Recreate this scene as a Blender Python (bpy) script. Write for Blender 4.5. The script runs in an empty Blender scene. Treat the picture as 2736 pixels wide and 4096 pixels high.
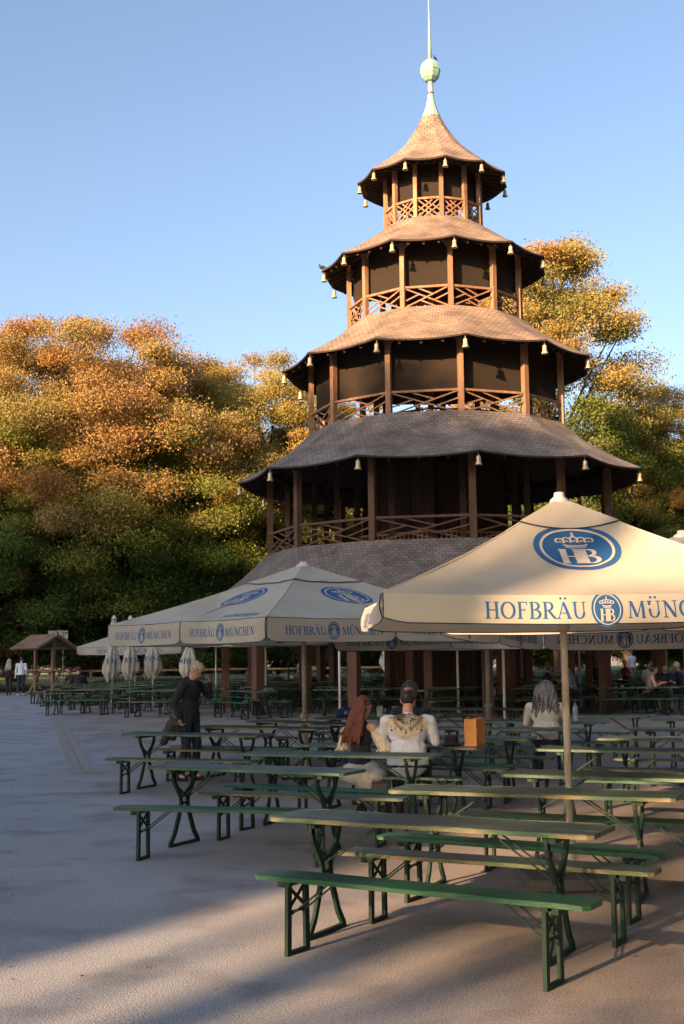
import bpy, bmesh, math, random
import numpy as np
from mathutils import Vector, Matrix
R = math.radians
scene = bpy.context.scene
COL = scene.collection

# ---------------------------------------------------------------- camera
CAM_H = 1.8144
PITCH, ROLL = 0.1141, -0.0127
fwd = Vector((0, math.cos(PITCH), math.sin(PITCH)))
up = Vector((0, -math.sin(PITCH), math.cos(PITCH)))
rt = Vector((1, 0, 0))
r2 = rt*math.cos(ROLL) + up*math.sin(ROLL)
u2 = up*math.cos(ROLL) - rt*math.sin(ROLL)
cam = bpy.data.cameras.new('camera')
cam.sensor_fit = 'VERTICAL'
cam.sensor_height = 36.0
cam.lens = 36.0*5019.5/4096
cam.clip_start = 0.05
cam.clip_end = 2000
camo = bpy.data.objects.new('camera', cam)
COL.objects.link(camo)
camo.matrix_world = Matrix(((r2.x, u2.x, -fwd.x, 0), (r2.y, u2.y, -fwd.y, 0), (r2.z, u2.z, -fwd.z, CAM_H), (0, 0, 0, 1)))
scene.camera = camo

# ---------------------------------------------------------------- light
SUN_AZ, SUN_EL = -142.0, 17.0
world = bpy.data.worlds.new("World")
scene.world = world
world.use_nodes = True
nt = world.node_tree
sky = nt.nodes.new('ShaderNodeTexSky')
sky.sky_type = 'NISHITA'
sky.sun_disc = False
sky.sun_elevation = R(SUN_EL)
sky.sun_rotation = R(SUN_AZ)
sky.altitude = 500
sky.air_density = 0.8
sky.dust_density = 4.0
sky.ozone_density = 0.7
nt.links.new(sky.outputs[0], nt.nodes['Background'].inputs[0])
nt.nodes['Background'].inputs[1].default_value = 0.09
sd = Vector((math.sin(R(SUN_AZ))*math.cos(R(SUN_EL)), math.cos(R(SUN_AZ))*math.cos(R(SUN_EL)), math.sin(R(SUN_EL))))
sl = bpy.data.lights.new('sun', 'SUN')
sl.energy = 4.8
sl.angle = R(0.6)
sl.color = (1.0, 0.62, 0.34)
so = bpy.data.objects.new('sun', sl)
COL.objects.link(so)
so.rotation_euler = sd.to_track_quat('Z', 'Y').to_euler()
so.location = (-20, -20, 30)
vs = scene.view_settings
vs.view_transform = 'Standard'
vs.look = 'None'
vs.gamma = 1
vs.use_curve_mapping = False
vs.exposure = 1.80
scene.cycles.max_bounces = 6
scene.cycles.transparent_max_bounces = 12

# ---------------------------------------------------------------- helpers
def tag(o, label=None, cat=None, group=None, kind=None):
    if label: o['label'] = label
    if cat: o['category'] = cat
    if group: o['group'] = group
    if kind: o['kind'] = kind
    return o

def empty(name, loc=(0, 0, 0), rz=0, **k):
    o = bpy.data.objects.new(name, None)
    COL.objects.link(o)
    o.location = loc
    o.rotation_euler = (0, 0, rz)
    o.empty_display_size = 0.2
    return tag(o, **k)

def kids(o):
    return CHILD.get(o.name, [])
CHILD = {}
def link(o, parent=None):
    COL.objects.link(o)
    if parent is not None:
        o.parent = parent
        CHILD.setdefault(parent.name, []).append(o)
    return o

def copy_tree(o, parent=None):
    c = o.copy()
    link(c, parent)
    for ch in list(kids(o)):
        copy_tree(ch, c)
    return c

class MB:
    def __init__(s):
        s.v = []; s.f = []; s.mi = []; s.uv = {}
    def add(s, vs, fs, mi=0):
        b = len(s.v)
        s.v += [tuple(p) for p in vs]
        for f in fs:
            s.f.append(tuple(b+i for i in f)); s.mi.append(mi)
    def box(s, c, d, rz=0, mi=0, M=None):
        x, y, z = d[0]/2, d[1]/2, d[2]/2
        vs = [Vector((a, b, e)) for a in (-x, x) for b in (-y, y) for e in (-z, z)]
        m = Matrix.Translation(Vector(c)) @ (M.to_4x4() if M is not None else Matrix.Rotation(rz, 4, 'Z'))
        s.add([m @ v for v in vs], [(0, 1, 3, 2), (4, 6, 7, 5), (0, 4, 5, 1), (2, 3, 7, 6), (0, 2, 6, 4), (1, 5, 7, 3)], mi)
    def bar(s, p0, p1, w, h, mi=0, upv=None):
        p0 = Vector(p0); p1 = Vector(p1); d = p1-p0; L = d.length
        if L < 1e-6: return
        z = d/L
        u = Vector(upv) if upv is not None else Vector((0, 0, 1))
        if abs(z.dot(u)) > 0.98: u = Vector((0, 1, 0))
        x = u.cross(z).normalized(); y = z.cross(x)
        vs = []
        for p in (p0, p1):
            for a, b in ((-1, -1), (1, -1), (1, 1), (-1, 1)):
                vs.append(p + x*a*w/2 + y*b*h/2)
        s.add(vs, [(3, 2, 1, 0), (4, 5, 6, 7), (0, 1, 5, 4), (1, 2, 6, 5), (2, 3, 7, 6), (3, 0, 4, 7)], mi)
    def tube(s, pts, rad, n=8, mi=0, cap=True):
        pts = [Vector(p) for p in pts]
        if not hasattr(rad, '__len__'): rad = [rad]*len(pts)
        rings = []
        px = None
        for i, p in enumerate(pts):
            d = (pts[min(i+1, len(pts)-1)]-pts[max(i-1, 0)]).normalized()
            if px is None:
                u = Vector((0, 0, 1)) if abs(d.z) < 0.9 else Vector((1, 0, 0))
                px = u.cross(d).normalized()
            px = (px-d*px.dot(d)).normalized()
            py = d.cross(px)
            rings.append([p+(px*math.cos(2*math.pi*k/n)+py*math.sin(2*math.pi*k/n))*rad[i] for k in range(n)])
        vs = [q for r in rings for q in r]
        fs = []
        for i in range(len(pts)-1):
            for k in range(n):
                a = i*n+k; b = i*n+(k+1) % n
                fs.append((a, b, b+n, a+n))
        if cap:
            fs.append(tuple(reversed(range(n)))); fs.append(tuple(range((len(pts)-1)*n, len(pts)*n)))
        s.add(vs, fs, mi)
    def lathe(s, prof, n=16, c=(0, 0, 0), mi=0, ph=0, cap=True):
        c = Vector(c)
        vs = []
        for r, z in prof:
            for k in range(n):
                a = ph+2*math.pi*k/n
                vs.append(c+Vector((r*math.cos(a), r*math.sin(a), z)))
        fs = []
        for i in range(len(prof)-1):
            for k in range(n):
                a = i*n+k; b = i*n+(k+1) % n
                fs.append((a, b, b+n, a+n))
        if cap:
            fs.append(tuple(reversed(range(n)))); fs.append(tuple(range((len(prof)-1)*n, len(prof)*n)))
        s.add(vs, fs, mi)
    def grid(s, fn, nu, nv, mi=0, uvf=None):
        b = len(s.v)
        for i in range(nu+1):
            for j in range(nv+1):
                s.v.append(tuple(fn(i/nu, j/nv)))
        for i in range(nu):
            for j in range(nv):
                a = b+i*(nv+1)+j
                s.f.append((a, a+nv+1, a+nv+2, a+1)); s.mi.append(mi)
                if uvf:
                    s.uv[len(s.f)-1] = [uvf(i/nu, j/nv), uvf((i+1)/nu, j/nv), uvf((i+1)/nu, (j+1)/nv), uvf(i/nu, (j+1)/nv)]
    def build(s, name, mats, parent=None, smooth=False, bevel=0, solid=0, loc=None):
        me = bpy.data.meshes.new(name)
        me.from_pydata(s.v, [], s.f)
        if not isinstance(mats, (list, tuple)): mats = [mats]
        for m in mats: me.materials.append(m)
        if len(mats) > 1: me.polygons.foreach_set('material_index', s.mi)
        if s.uv:
            uvl = me.uv_layers.new(name='UVMap')
            for pi, p in enumerate(me.polygons):
                q = s.uv.get(pi)
                if q:
                    for li, c in zip(p.loop_indices, q): uvl.data[li].uv = c
        if smooth:
            me.polygons.foreach_set('use_smooth', [True]*len(me.polygons))
        me.update()
        o = bpy.data.objects.new(name, me)
        link(o, parent)
        if loc is not None: o.location = loc
        if bevel:
            md = o.modifiers.new('bevel', 'BEVEL'); md.width = bevel; md.segments = 2; md.limit_method = 'ANGLE'; md.angle_limit = R(40)
        if solid:
            md = o.modifiers.new('solid', 'SOLIDIFY'); md.thickness = solid; md.offset = 0
        return o

# ---------------------------------------------------------------- materials
def mat(name, col, rough=0.7, col2=None, scale=8.0, mix=0.5, bump=0.0, bscale=None, metal=0.0, trans=0.0, stretch=None, detail=6, coord='Object', spec=None, col3=None, scale3=1.5, grain=0):
    m = bpy.data.materials.new(name)
    m.use_nodes = True
    nt = m.node_tree; N = nt.nodes; L = nt.links
    b = N['Principled BSDF']
    b.inputs['Roughness'].default_value = rough
    b.inputs['Metallic'].default_value = metal
    if spec is not None: b.inputs['Specular IOR Level'].default_value = spec
    tc = N.new('ShaderNodeTexCoord')
    mp = N.new('ShaderNodeMapping')
    L.new(tc.outputs[coord], mp.inputs[0])
    if stretch: mp.inputs['Scale'].default_value = stretch
    c = (*col, 1)
    out = None
    if col2 is not None:
        n = N.new('ShaderNodeTexNoise'); n.inputs['Scale'].default_value = scale; n.inputs['Detail'].default_value = detail; n.inputs['Roughness'].default_value = .6
        L.new(mp.outputs[0], n.inputs['Vector'])
        cr = N.new('ShaderNodeValToRGB')
        cr.color_ramp.elements[0].position = max(0, mix-.18); cr.color_ramp.elements[1].position = min(1, mix+.18)
        cr.color_ramp.elements[0].color = c; cr.color_ramp.elements[1].color = (*col2, 1)
        L.new(n.outputs[0], cr.inputs[0])
        out = cr.outputs[0]
        if col3 is not None:
            n3 = N.new('ShaderNodeTexNoise'); n3.inputs['Scale'].default_value = scale3; n3.inputs['Detail'].default_value = 5
            L.new(mp.outputs[0], n3.inputs['Vector'])
            r3 = N.new('ShaderNodeValToRGB'); r3.color_ramp.elements[0].position = .52; r3.color_ramp.elements[1].position = .68
            L.new(n3.outputs[0], r3.inputs[0])
            mx = N.new('ShaderNodeMixRGB'); mx.inputs[2].default_value = (*col3, 1)
            L.new(r3.outputs[0], mx.inputs[0]); L.new(out, mx.inputs[1]); out = mx.outputs[0]
        if grain:
            g = N.new('ShaderNodeTexNoise'); g.inputs['Scale'].default_value = grain; g.inputs['Detail'].default_value = 2
            L.new(tc.outputs[coord], g.inputs['Vector'])
            gm = N.new('ShaderNodeMapRange'); gm.inputs[1].default_value = .3; gm.inputs[2].default_value = .7; gm.inputs[3].default_value = .75; gm.inputs[4].default_value = 1.25
            L.new(g.outputs[0], gm.inputs[0])
            mm = N.new('ShaderNodeVectorMath'); mm.operation = 'MULTIPLY'
            L.new(out, mm.inputs[0]); L.new(gm.outputs[0], mm.inputs[1]); out = mm.outputs[0]
        L.new(out, b.inputs['Base Color'])
    else:
        b.inputs['Base Color'].default_value = c
    if bump:
        n2 = N.new('ShaderNodeTexNoise'); n2.inputs['Scale'].default_value = bscale or scale*3; n2.inputs['Detail'].default_value = 6
        L.new(mp.outputs[0], n2.inputs['Vector'])
        bp = N.new('ShaderNodeBump'); bp.inputs['Strength'].default_value = bump; bp.inputs['Distance'].default_value = 0.02
        L.new(n2.outputs[0], bp.inputs['Height']); L.new(bp.outputs[0], b.inputs['Normal'])
    if trans:
        tr = N.new('ShaderNodeBsdfTranslucent')
        if out is not None: L.new(out, tr.inputs[0])
        else: tr.inputs[0].default_value = c
        ms = N.new('ShaderNodeMixShader'); ms.inputs[0].default_value = trans
        L.new(b.outputs[0], ms.inputs[1]); L.new(tr.outputs[0], ms.inputs[2])
        L.new(ms.outputs[0], N['Material Output'].inputs[0])
    return m

M = {}
M['ground'] = mat('gravel_asphalt', (.26, .283, .32), .9, (.33, .347, .37), .5, .5, .5, 90, col3=(.20, .212, .235), scale3=1.3, grain=55)
def earthy(m):
    """trodden brown grit between the table rows, bluish grey gravel on the open square"""
    nt = m.node_tree; N = nt.nodes; L = nt.links; b = N['Principled BSDF']
    src = b.inputs['Base Color'].links[0].from_socket
    tc = N.new('ShaderNodeTexCoord'); sp = N.new('ShaderNodeSeparateXYZ'); L.new(tc.outputs['Object'], sp.inputs[0])
    n = N.new('ShaderNodeTexNoise'); n.inputs['Scale'].default_value = .55; n.inputs['Detail'].default_value = 7; L.new(tc.outputs['Object'], n.inputs['Vector'])
    def ma(op, a, c, d=None):
        q = N.new('ShaderNodeMath'); q.operation = op
        for i, v in enumerate((a, c, d)):
            if v is None: continue
            if isinstance(v, (int, float)): q.inputs[i].default_value = v
            else: L.new(v, q.inputs[i])
        return q.outputs[0]
    t = ma('MULTIPLY_ADD', sp.outputs['Y'], .27, -1.3)
    t = ma('ADD', t, sp.outputs['X'])
    t = ma('MULTIPLY_ADD', n.outputs[0], 3.0, t)
    mr = N.new('ShaderNodeMapRange'); mr.inputs[1].default_value = 1.3; mr.inputs[2].default_value = 3.3; mr.inputs[3].default_value = 0; mr.inputs[4].default_value = .9
    L.new(t, mr.inputs[0])
    hs = N.new('ShaderNodeMixRGB'); hs.blend_type = 'MULTIPLY'; hs.inputs[2].default_value = (.84, .66, .52, 1)
    L.new(mr.outputs[0], hs.inputs[0]); L.new(src, hs.inputs[1]); L.new(hs.outputs[0], b.inputs['Base Color'])
earthy(M['ground'])
M['setts'] = mat('paving_setts', (.30, .29, .28), .85, (.23, .222, .214), 3, .5, .4, 30)
M['lawn'] = mat('lawn', (.10, .16, .03), .9, (.20, .20, .05), 3, .5, .5, 30)
M['green'] = mat('green_paint', (.022, .085, .052), .42, (.035, .11, .065), 3, .5, .25, 25, stretch=(1, 6, 6))
M['greentop'] = mat('worn_green_top', (.015, .050, .037), .5, (.033, .058, .048), 2.2, .46, .35, 18, stretch=(1, 8, 8), col3=(.075, .095, .08), scale3=1.6, spec=.5)
M['greenbench'] = mat('green_bench_top', (.009, .088, .034), .38, (.013, .065, .036), 2.2, .5, .3, 18, stretch=(1, 8, 8), col3=(.024, .058, .042), scale3=1.6, spec=.35)
M['edgewood'] = mat('worn_wood_edge', (.27, .19, .10), .7, (.018, .075, .035), 3.5, .43, .4, 20, stretch=(1, 3, 3))
M['steel'] = mat('painted_steel', (.007, .026, .020), .6, (.012, .036, .027), 6, .5, .1, 40, spec=.25)
M['pole'] = mat('umbrella_pole', (.50, .47, .43), .5, (.42, .38, .33), 5, .5, .1, 40, col3=(.25, .14, .08), scale3=2.4)
M['polegrey'] = mat('grey_pole', (.33, .32, .29), .5, (.27, .26, .24), 5, .5, .1, 40)
M['canvas'] = mat('cream_canvas', (.60, .57, .485), .85, (.53, .50, .425), 1.3, .5, .35, 4.5, trans=.22, col3=(.48, .445, .37), scale3=.7, spec=.2)
M['blue'] = mat('blue_print', (.012, .088, .27), .8, (.017, .11, .31), 9, .5)
M['cream'] = mat('cream_print', (.55, .515, .445), .85)
M['piping'] = mat('dark_blue_piping', (.02, .035, .09), .8)
M['capw'] = mat('white_plastic', (.62, .60, .62), .5)
M['wood'] = mat('timber_brown', (.29, .15, .078), .75, (.19, .10, .055), 5, .5, .5, 12, stretch=(3, 3, .6), col3=(.35, .20, .11), scale3=1.2)
M['woodshade'] = mat('timber_shade', (.040, .022, .016), .85, (.026, .016, .012), 5, .5, .4, 12, stretch=(3, 3, .6))  # near-black copy: shade of undersides and interior put into the colour
M['woodraw'] = mat('raw_timber', (.24, .155, .095), .8, (.17, .11, .07), 5, .5, .5, 12)
M['copper'] = mat('copper_patina', (.22, .37, .28), .65, (.27, .42, .33), 2.5, .5, .15, 20, col3=(.18, .30, .23), scale3=4)
M['brass'] = mat('gilded_bell', (.46, .33, .15), .45, (.62, .54, .40), 9, .55, .1, 30, metal=.35)
M['belldark'] = mat('weathered_bell', (.17, .13, .09), .5, (.24, .19, .12), 9, .5, metal=.5)
M['iron'] = mat('dark_iron', (.05, .045, .04), .6)
M['concrete'] = mat('concrete', (.10, .092, .085), .9, (.075, .07, .065), 6, .5, .4, 30)
M['bark'] = mat('bark', (.085, .06, .042), .95, (.05, .037, .028), 6, .5, .8, 14, stretch=(2, 2, .5))
M['skin'] = mat('skin', (.52, .29, .20), .55, (.46, .24, .17), 14, .5)
M['skindark'] = mat('skin_tan', (.40, .21, .14), .55, (.35, .18, .12), 14, .5)
M['black'] = mat('black_cotton', (.012, .013, .018), .95, (.02, .021, .028), 9, .5, .5, 20)
M['jeans'] = mat('dark_denim', (.016, .02, .036), .9, (.025, .03, .05), 20, .5, .4, 40)
M['white'] = mat('white_cotton', (.58, .62, .71), .85, (.52, .56, .66), 6, .5, .6, 12)
M['offwhite'] = mat('offwhite_cotton', (.50, .48, .44), .9, (.42, .41, .38), 6, .5, .6, 12)
M['cream_cloth'] = mat('cream_cloth', (.62, .54, .42), .9, (.54, .46, .35), 9, .5, .5, 16)
M['bluecloth'] = mat('blue_cloth', (.01, .03, .16), .8, (.015, .04, .2), 9, .5, .4, 16)
M['lightblue'] = mat('light_blue_cotton', (.26, .34, .48), .9, (.22, .30, .44), 9, .5)
M['navy'] = mat('navy_cotton', (.015, .02, .045), .9, (.022, .028, .055), 9, .5)
M['greycloth'] = mat('grey_pattern_cotton', (.10, .10, .11), .9, (.25, .25, .27), 40, .5)
M['hair_red'] = mat('copper_hair', (.085, .02, .008), .55, (.17, .042, .013), 12, .5, .9, 12, stretch=(6, 6, 1))
M['hair_blond'] = mat('blond_hair', (.33, .27, .18), .6, (.48, .41, .29), 12, .5, .9, 12, stretch=(4, 4, 2))
M['hair_grey'] = mat('grey_hair', (.085, .08, .08), .6, (.19, .18, .18), 10, .5, 1.0, 12, stretch=(6, 6, 1.2), col3=(.03, .028, .03), scale3=2)
M['hair_dark'] = mat('dark_hair', (.02, .013, .01), .6, (.035, .022, .015), 12, .5, .9, 12)
M['jacket'] = mat('charcoal_jacket', (.035, .032, .033), .85, (.05, .046, .045), 14, .5, .7, 30)
M['paper'] = mat('kraft_paper', (.50, .24, .075), .85, (.44, .20, .06), 9, .5, .25, 6)
M['print'] = mat('dark_print', (.035, .035, .06), .9)
M['button'] = mat('maroon_button', (.10, .015, .02), .4)
M['redplastic'] = mat('red_plastic', (.60, .03, .02), .4)
M['maroon'] = mat('maroon_tub', (.10, .02, .03), .6)
M['yellow'] = mat('yellow_enamel', (.62, .55, .15), .4)
M['bluecrate'] = mat('blue_crate', (.02, .16, .42), .5)
M['sole'] = mat('white_sole', (.6, .6, .58), .7)

def glassy(name, col, alpha=.35):
    m = bpy.data.materials.new(name); m.use_nodes = True
    nt = m.node_tree; b = nt.nodes['Principled BSDF']
    b.inputs['Base Color'].default_value = (*col, 1); b.inputs['Roughness'].default_value = .08
    t = nt.nodes.new('ShaderNodeBsdfTransparent'); ms = nt.nodes.new('ShaderNodeMixShader'); ms.inputs[0].default_value = alpha
    nt.links.new(t.outputs[0], ms.inputs[1]); nt.links.new(b.outputs[0], ms.inputs[2]); nt.links.new(ms.outputs[0], nt.nodes['Material Output'].inputs[0])
    return m
M['glass'] = glassy('clear_glass', (.75, .8, .85), .3)
M['water'] = glassy('bottle_plastic', (.6, .75, .85), .38)

def shingle_mat(c1=(.31, .222, .155, 1), c2=(.225, .162, .115, 1)):
    m = bpy.data.materials.new('wood_shingles'); m.use_nodes = True
    nt = m.node_tree; N = nt.nodes; L = nt.links; b = N['Principled BSDF']; b.inputs['Roughness'].default_value = .85
    uv = N.new('ShaderNodeTexCoord')
    br = N.new('ShaderNodeTexBrick'); L.new(uv.outputs['UV'], br.inputs['Vector'])
    br.inputs['Color1'].default_value = c1; br.inputs['Color2'].default_value = c2; br.inputs['Mortar'].default_value = (.075, .055, .048, 1)
    br.inputs['Scale'].default_value = 1; br.inputs['Mortar Size'].default_value = .010; br.inputs['Mortar Smooth'].default_value = .2; br.inputs['Bias'].default_value = 0
    br.inputs['Brick Width'].default_value = .19; br.inputs['Row Height'].default_value = .125; br.offset = .5
    n = N.new('ShaderNodeTexNoise'); n.inputs['Scale'].default_value = 1.3; n.inputs['Detail'].default_value = 8; L.new(uv.outputs['Object'], n.inputs['Vector'])
    mr = N.new('ShaderNodeMapRange'); mr.inputs[1].default_value = .3; mr.inputs[2].default_value = .7; mr.inputs[3].default_value = .60; mr.inputs[4].default_value = 1.38
    L.new(n.outputs[0], mr.inputs[0])
    mm = N.new('ShaderNodeVectorMath'); mm.operation = 'MULTIPLY'; L.new(br.outputs[0], mm.inputs[0]); L.new(mr.outputs[0], mm.inputs[1])
    L.new(mm.outputs[0], b.inputs['Base Color'])
    # each course rises towards its lower edge: saw-tooth height from v
    sp = N.new('ShaderNodeSeparateXYZ'); L.new(uv.outputs['UV'], sp.inputs[0])
    dv = N.new('ShaderNodeMath'); dv.operation = 'DIVIDE'; dv.inputs[1].default_value = .125; L.new(sp.outputs['Y'], dv.inputs[0])
    fr = N.new('ShaderNodeMath'); fr.operation = 'FRACT'; L.new(dv.outputs[0], fr.inputs[0])
    s2 = N.new('ShaderNodeMath'); s2.operation = 'SUBTRACT'; s2.inputs[0].default_value = 1; L.new(fr.outputs[0], s2.inputs[1])
    n2 = N.new('ShaderNodeMath'); n2.operation = 'MULTIPLY_ADD'; L.new(br.outputs['Fac'], n2.inputs[0]); n2.inputs[1].default_value = -.8; L.new(s2.outputs[0], n2.inputs[2])
    bp = N.new('ShaderNodeBump'); bp.inputs['Strength'].default_value = .8; bp.inputs['Distance'].default_value = .02; L.new(n2.outputs[0], bp.inputs['Height']); L.new(bp.outputs[0], b.inputs['Normal'])
    return m
M['shingle'] = shingle_mat()
M['shingle_old'] = shingle_mat((.225, .195, .175, 1), (.155, .135, .122, 1))

def net_mat():
    m = bpy.data.materials.new('bird_netting'); m.use_nodes = True
    nt = m.node_tree; N = nt.nodes; L = nt.links; b = N['Principled BSDF']; b.inputs['Roughness'].default_value = .95
    b.inputs['Specular IOR Level'].default_value = .1
    tc = N.new('ShaderNodeTexCoord')
    br = N.new('ShaderNodeTexBrick'); L.new(tc.outputs['UV'], br.inputs['Vector']); br.offset = 0
    br.inputs['Scale'].default_value = 1; br.inputs['Brick Width'].default_value = .06; br.inputs['Row Height'].default_value = .06; br.inputs['Mortar Size'].default_value = .009
    br.inputs['Color1'].default_value = (.020, .016, .013, 1); br.inputs['Color2'].default_value = (.024, .019, .015, 1); br.inputs['Mortar'].default_value = (.040, .030, .022, 1)
    L.new(br.outputs[0], b.inputs['Base Color'])
    return m
M['net'] = net_mat()

def leaf_mat(name):
    m = bpy.data.materials.new(name); m.use_nodes = True
    nt = m.node_tree; N = nt.nodes; L = nt.links; b = N['Principled BSDF']; b.inputs['Roughness'].default_value = .65
    b.inputs['Specular IOR Level'].default_value = .25
    at = N.new('ShaderNodeAttribute'); at.attribute_name = 'leafcol'
    oi = N.new('ShaderNodeObjectInfo')
    hs = N.new('ShaderNodeHueSaturation')
    mr = N.new('ShaderNodeMapRange'); mr.inputs[3].default_value = .485; mr.inputs[4].default_value = .515; L.new(oi.outputs['Random'], mr.inputs[0])
    L.new(mr.outputs[0], hs.inputs['Hue']); L.new(at.outputs['Color'], hs.inputs['Color'])
    L.new(hs.outputs[0], b.inputs['Base Color'])
    tr = N.new('ShaderNodeBsdfTranslucent'); L.new(hs.outputs[0], tr.inputs[0])
    ms = N.new('ShaderNodeMixShader'); ms.inputs[0].default_value = .40
    L.new(b.outputs[0], ms.inputs[1]); L.new(tr.outputs[0], ms.inputs[2]); L.new(ms.outputs[0], N['Material Output'].inputs[0])
    return m
M['leaf'] = leaf_mat('leaves')

def gz(x, y):
    return 0.006*max(0.0, y-22.0)

# ---------------------------------------------------------------- ground
def build_ground():
    xs = sorted(set([-600, -300, -150] + list(range(-100, 101, 10)) + [150, 300, 600]))
    ys = sorted(set([-300, -100, -50] + list(range(-30, 101, 4)) + [22, 150, 300, 700]))
    m = MB()
    vs = [(x, y, gz(x, min(y, 110))) for x in xs for y in ys]
    fs = []
    ny = len(ys)
    for i in range(len(xs)-1):
        for j in range(ny-1):
            a = i*ny+j
            fs.append((a, a+ny, a+ny+1, a+1))
    m.add(vs, fs)
    o = m.build('ground', M['ground']); o['kind'] = 'structure'
    # lawn behind the tower and the trees
    m = MB()
    def fn(u, v):
        x = -60+130*u; y = 63+60*v
        return (x, y, gz(x, min(y, 110))+.006)
    m.grid(fn, 20, 20)
    m.build('lawn', M['lawn'])['kind'] = 'structure'
    # strip of paving setts crossing the square
    A = Vector((-12.9, 55.0)); B = Vector((-4.2, 20.5)); d = (B-A); Ls = d.length; d /= Ls; n = Vector((-d.y, d.x))
    m = MB(); rnd = random.Random(3)
    k = 0
    t = 0
    while t < Ls:
        for j in range(2):
            p = A+d*(t+.17)+n*((j-.5)*.19)
            zz = gz(p.x, p.y)+.006
            m.box((p.x, p.y, zz+.001+rnd.uniform(0, .004)), (.175, .325, .012), rz=math.atan2(d.y, d.x)-math.pi/2+rnd.uniform(-.02, .02))
        t += .34
    m.build('paving_strip', M['setts'])['kind'] = 'structure'
build_ground()
# ---------------------------------------------------------------- tower
SC = 1.11
TX, TY, TROT = 2.973*SC, 37.968*SC, 0.092
def tz(z): return CAM_H+(z-CAM_H)*SC
TZ0 = gz(TX, TY-7)
def tp(Rr, a, z):
    """a in units of 30 degrees, 3 = front-right corner"""
    t = TROT+R(30)*(a-3)
    return Vector((Rr*SC*math.sin(t), -Rr*SC*math.cos(t), tz(z)))
tower = empty('pagoda_tower', (TX, TY, 0), 0, label='tall five-tiered timber pagoda tower with shingled roofs and a green copper spire', cat='tower')

def roof_surface(prof, sag, u, t):
    """u in 0..12 around, t in 0..1 down the slope; straight between corners in plan with a scallop"""
    k = int(math.floor(u)) % 12; f = u-math.floor(u)
    s = t*(len(prof)-1); i = min(int(s), len(prof)-2); g = s-i
    # Catmull-Rom on the profile
    P = [prof[max(0, min(len(prof)-1, i+j))] for j in (-1, 0, 1, 2)]
    def cr(a, b, c, d): return 0.5*((2*b)+(-a+c)*g+(2*a-5*b+4*c-d)*g*g+(-a+3*b-3*c+d)*g**3)
    Rr = cr(*[p[0] for p in P]); z = cr(*[p[1] for p in P])
    a = tp(Rr, k, z); b = tp(Rr, k+1, z)
    p = a.lerp(b, f)
    w = 4*f*(1-f)
    rad = Vector((p.x, p.y, 0))
    p.z -= sag*w*t**3
    p -= rad.normalized()*sag*.55*w*t**3
    return p

roofs = [
 [(.29, 18.68), (.50, 18.28), (.72, 17.93), (1.0, 17.58), (1.37, 17.24), (1.85, 16.84), (2.37, 16.48)],
 [(1.50, 14.96), (1.96, 14.63), (2.45, 14.28), (3.0, 13.93), (3.52, 13.655)],
 [(2.72, 11.83), (3.15, 11.47), (3.7, 11.08), (4.25, 10.74), (4.77, 10.475)],
 [(3.93, 8.52), (4.45, 8.02), (5.0, 7.65), (5.6, 7.31), (6.14, 7.04)],
 [(5.22, 4.86), (5.75, 4.35), (6.35, 3.86), (7.0, 3.45), (7.65, 3.15)],
]
for ri, prof in enumerate(roofs):
    m = MB()
    nt_ = 14
    # lengths for UV
    Ls = [0]
    for j in range(nt_):
        a = roof_surface(prof, .1, 0, j/nt_); b = roof_surface(prof, .1, 0, (j+1)/nt_)
        Ls.append(Ls[-1]+(b-a).length)
    sag = .055*(prof[-1][0]/2.4)**.6
    for k in range(12):
        for i in range(8):
            for j in range(nt_):
                q = []
                uvq = []
                for (di, dj) in ((0, 0), (0, 1), (1, 1), (1, 0)):
                    u = k+(i+di)/8; t = (j+dj)/nt_
                    p = roof_surface(prof, sag, min(u, k+.99999), t)
                    q.append(p)
                    Rt = math.hypot(p.x, p.y)
                    uvq.append(((u-k-.5)*2*math.sin(R(15))*Rt+k*7.3, -Ls[j+dj]))
                m.add(q, [(0, 1, 2, 3)]); m.uv[len(m.f)-1] = uvq
    r = m.build('roof', M['shingle' if ri < 3 else 'shingle_old'], tower, smooth=True)
    # merge for smooth normals
    bm = bmesh.new(); bm.from_mesh(r.data); bmesh.ops.remove_doubles(bm, verts=bm.verts, dist=.002); bm.to_mesh(r.data); bm.free()
    # underside boards and eave edge (sub-parts)
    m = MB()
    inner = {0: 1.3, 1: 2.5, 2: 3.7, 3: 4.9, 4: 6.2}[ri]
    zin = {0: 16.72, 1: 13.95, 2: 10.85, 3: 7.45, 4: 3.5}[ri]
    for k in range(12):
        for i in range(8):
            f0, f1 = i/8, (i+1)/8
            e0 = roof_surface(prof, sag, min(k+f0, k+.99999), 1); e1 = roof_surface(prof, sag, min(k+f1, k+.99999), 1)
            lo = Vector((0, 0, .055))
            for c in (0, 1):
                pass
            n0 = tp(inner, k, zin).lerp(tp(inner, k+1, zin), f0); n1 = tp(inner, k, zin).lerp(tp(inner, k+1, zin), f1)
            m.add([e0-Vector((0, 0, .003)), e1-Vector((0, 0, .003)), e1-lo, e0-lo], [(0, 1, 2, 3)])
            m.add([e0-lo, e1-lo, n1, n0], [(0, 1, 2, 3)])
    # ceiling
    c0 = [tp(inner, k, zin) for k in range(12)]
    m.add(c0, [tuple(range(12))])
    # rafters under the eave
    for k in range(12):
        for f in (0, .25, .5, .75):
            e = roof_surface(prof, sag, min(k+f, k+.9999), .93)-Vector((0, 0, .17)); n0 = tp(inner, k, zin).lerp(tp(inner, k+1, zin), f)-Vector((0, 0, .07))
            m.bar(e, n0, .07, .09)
    m.build('eave_boards', M['woodshade'], r)

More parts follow.
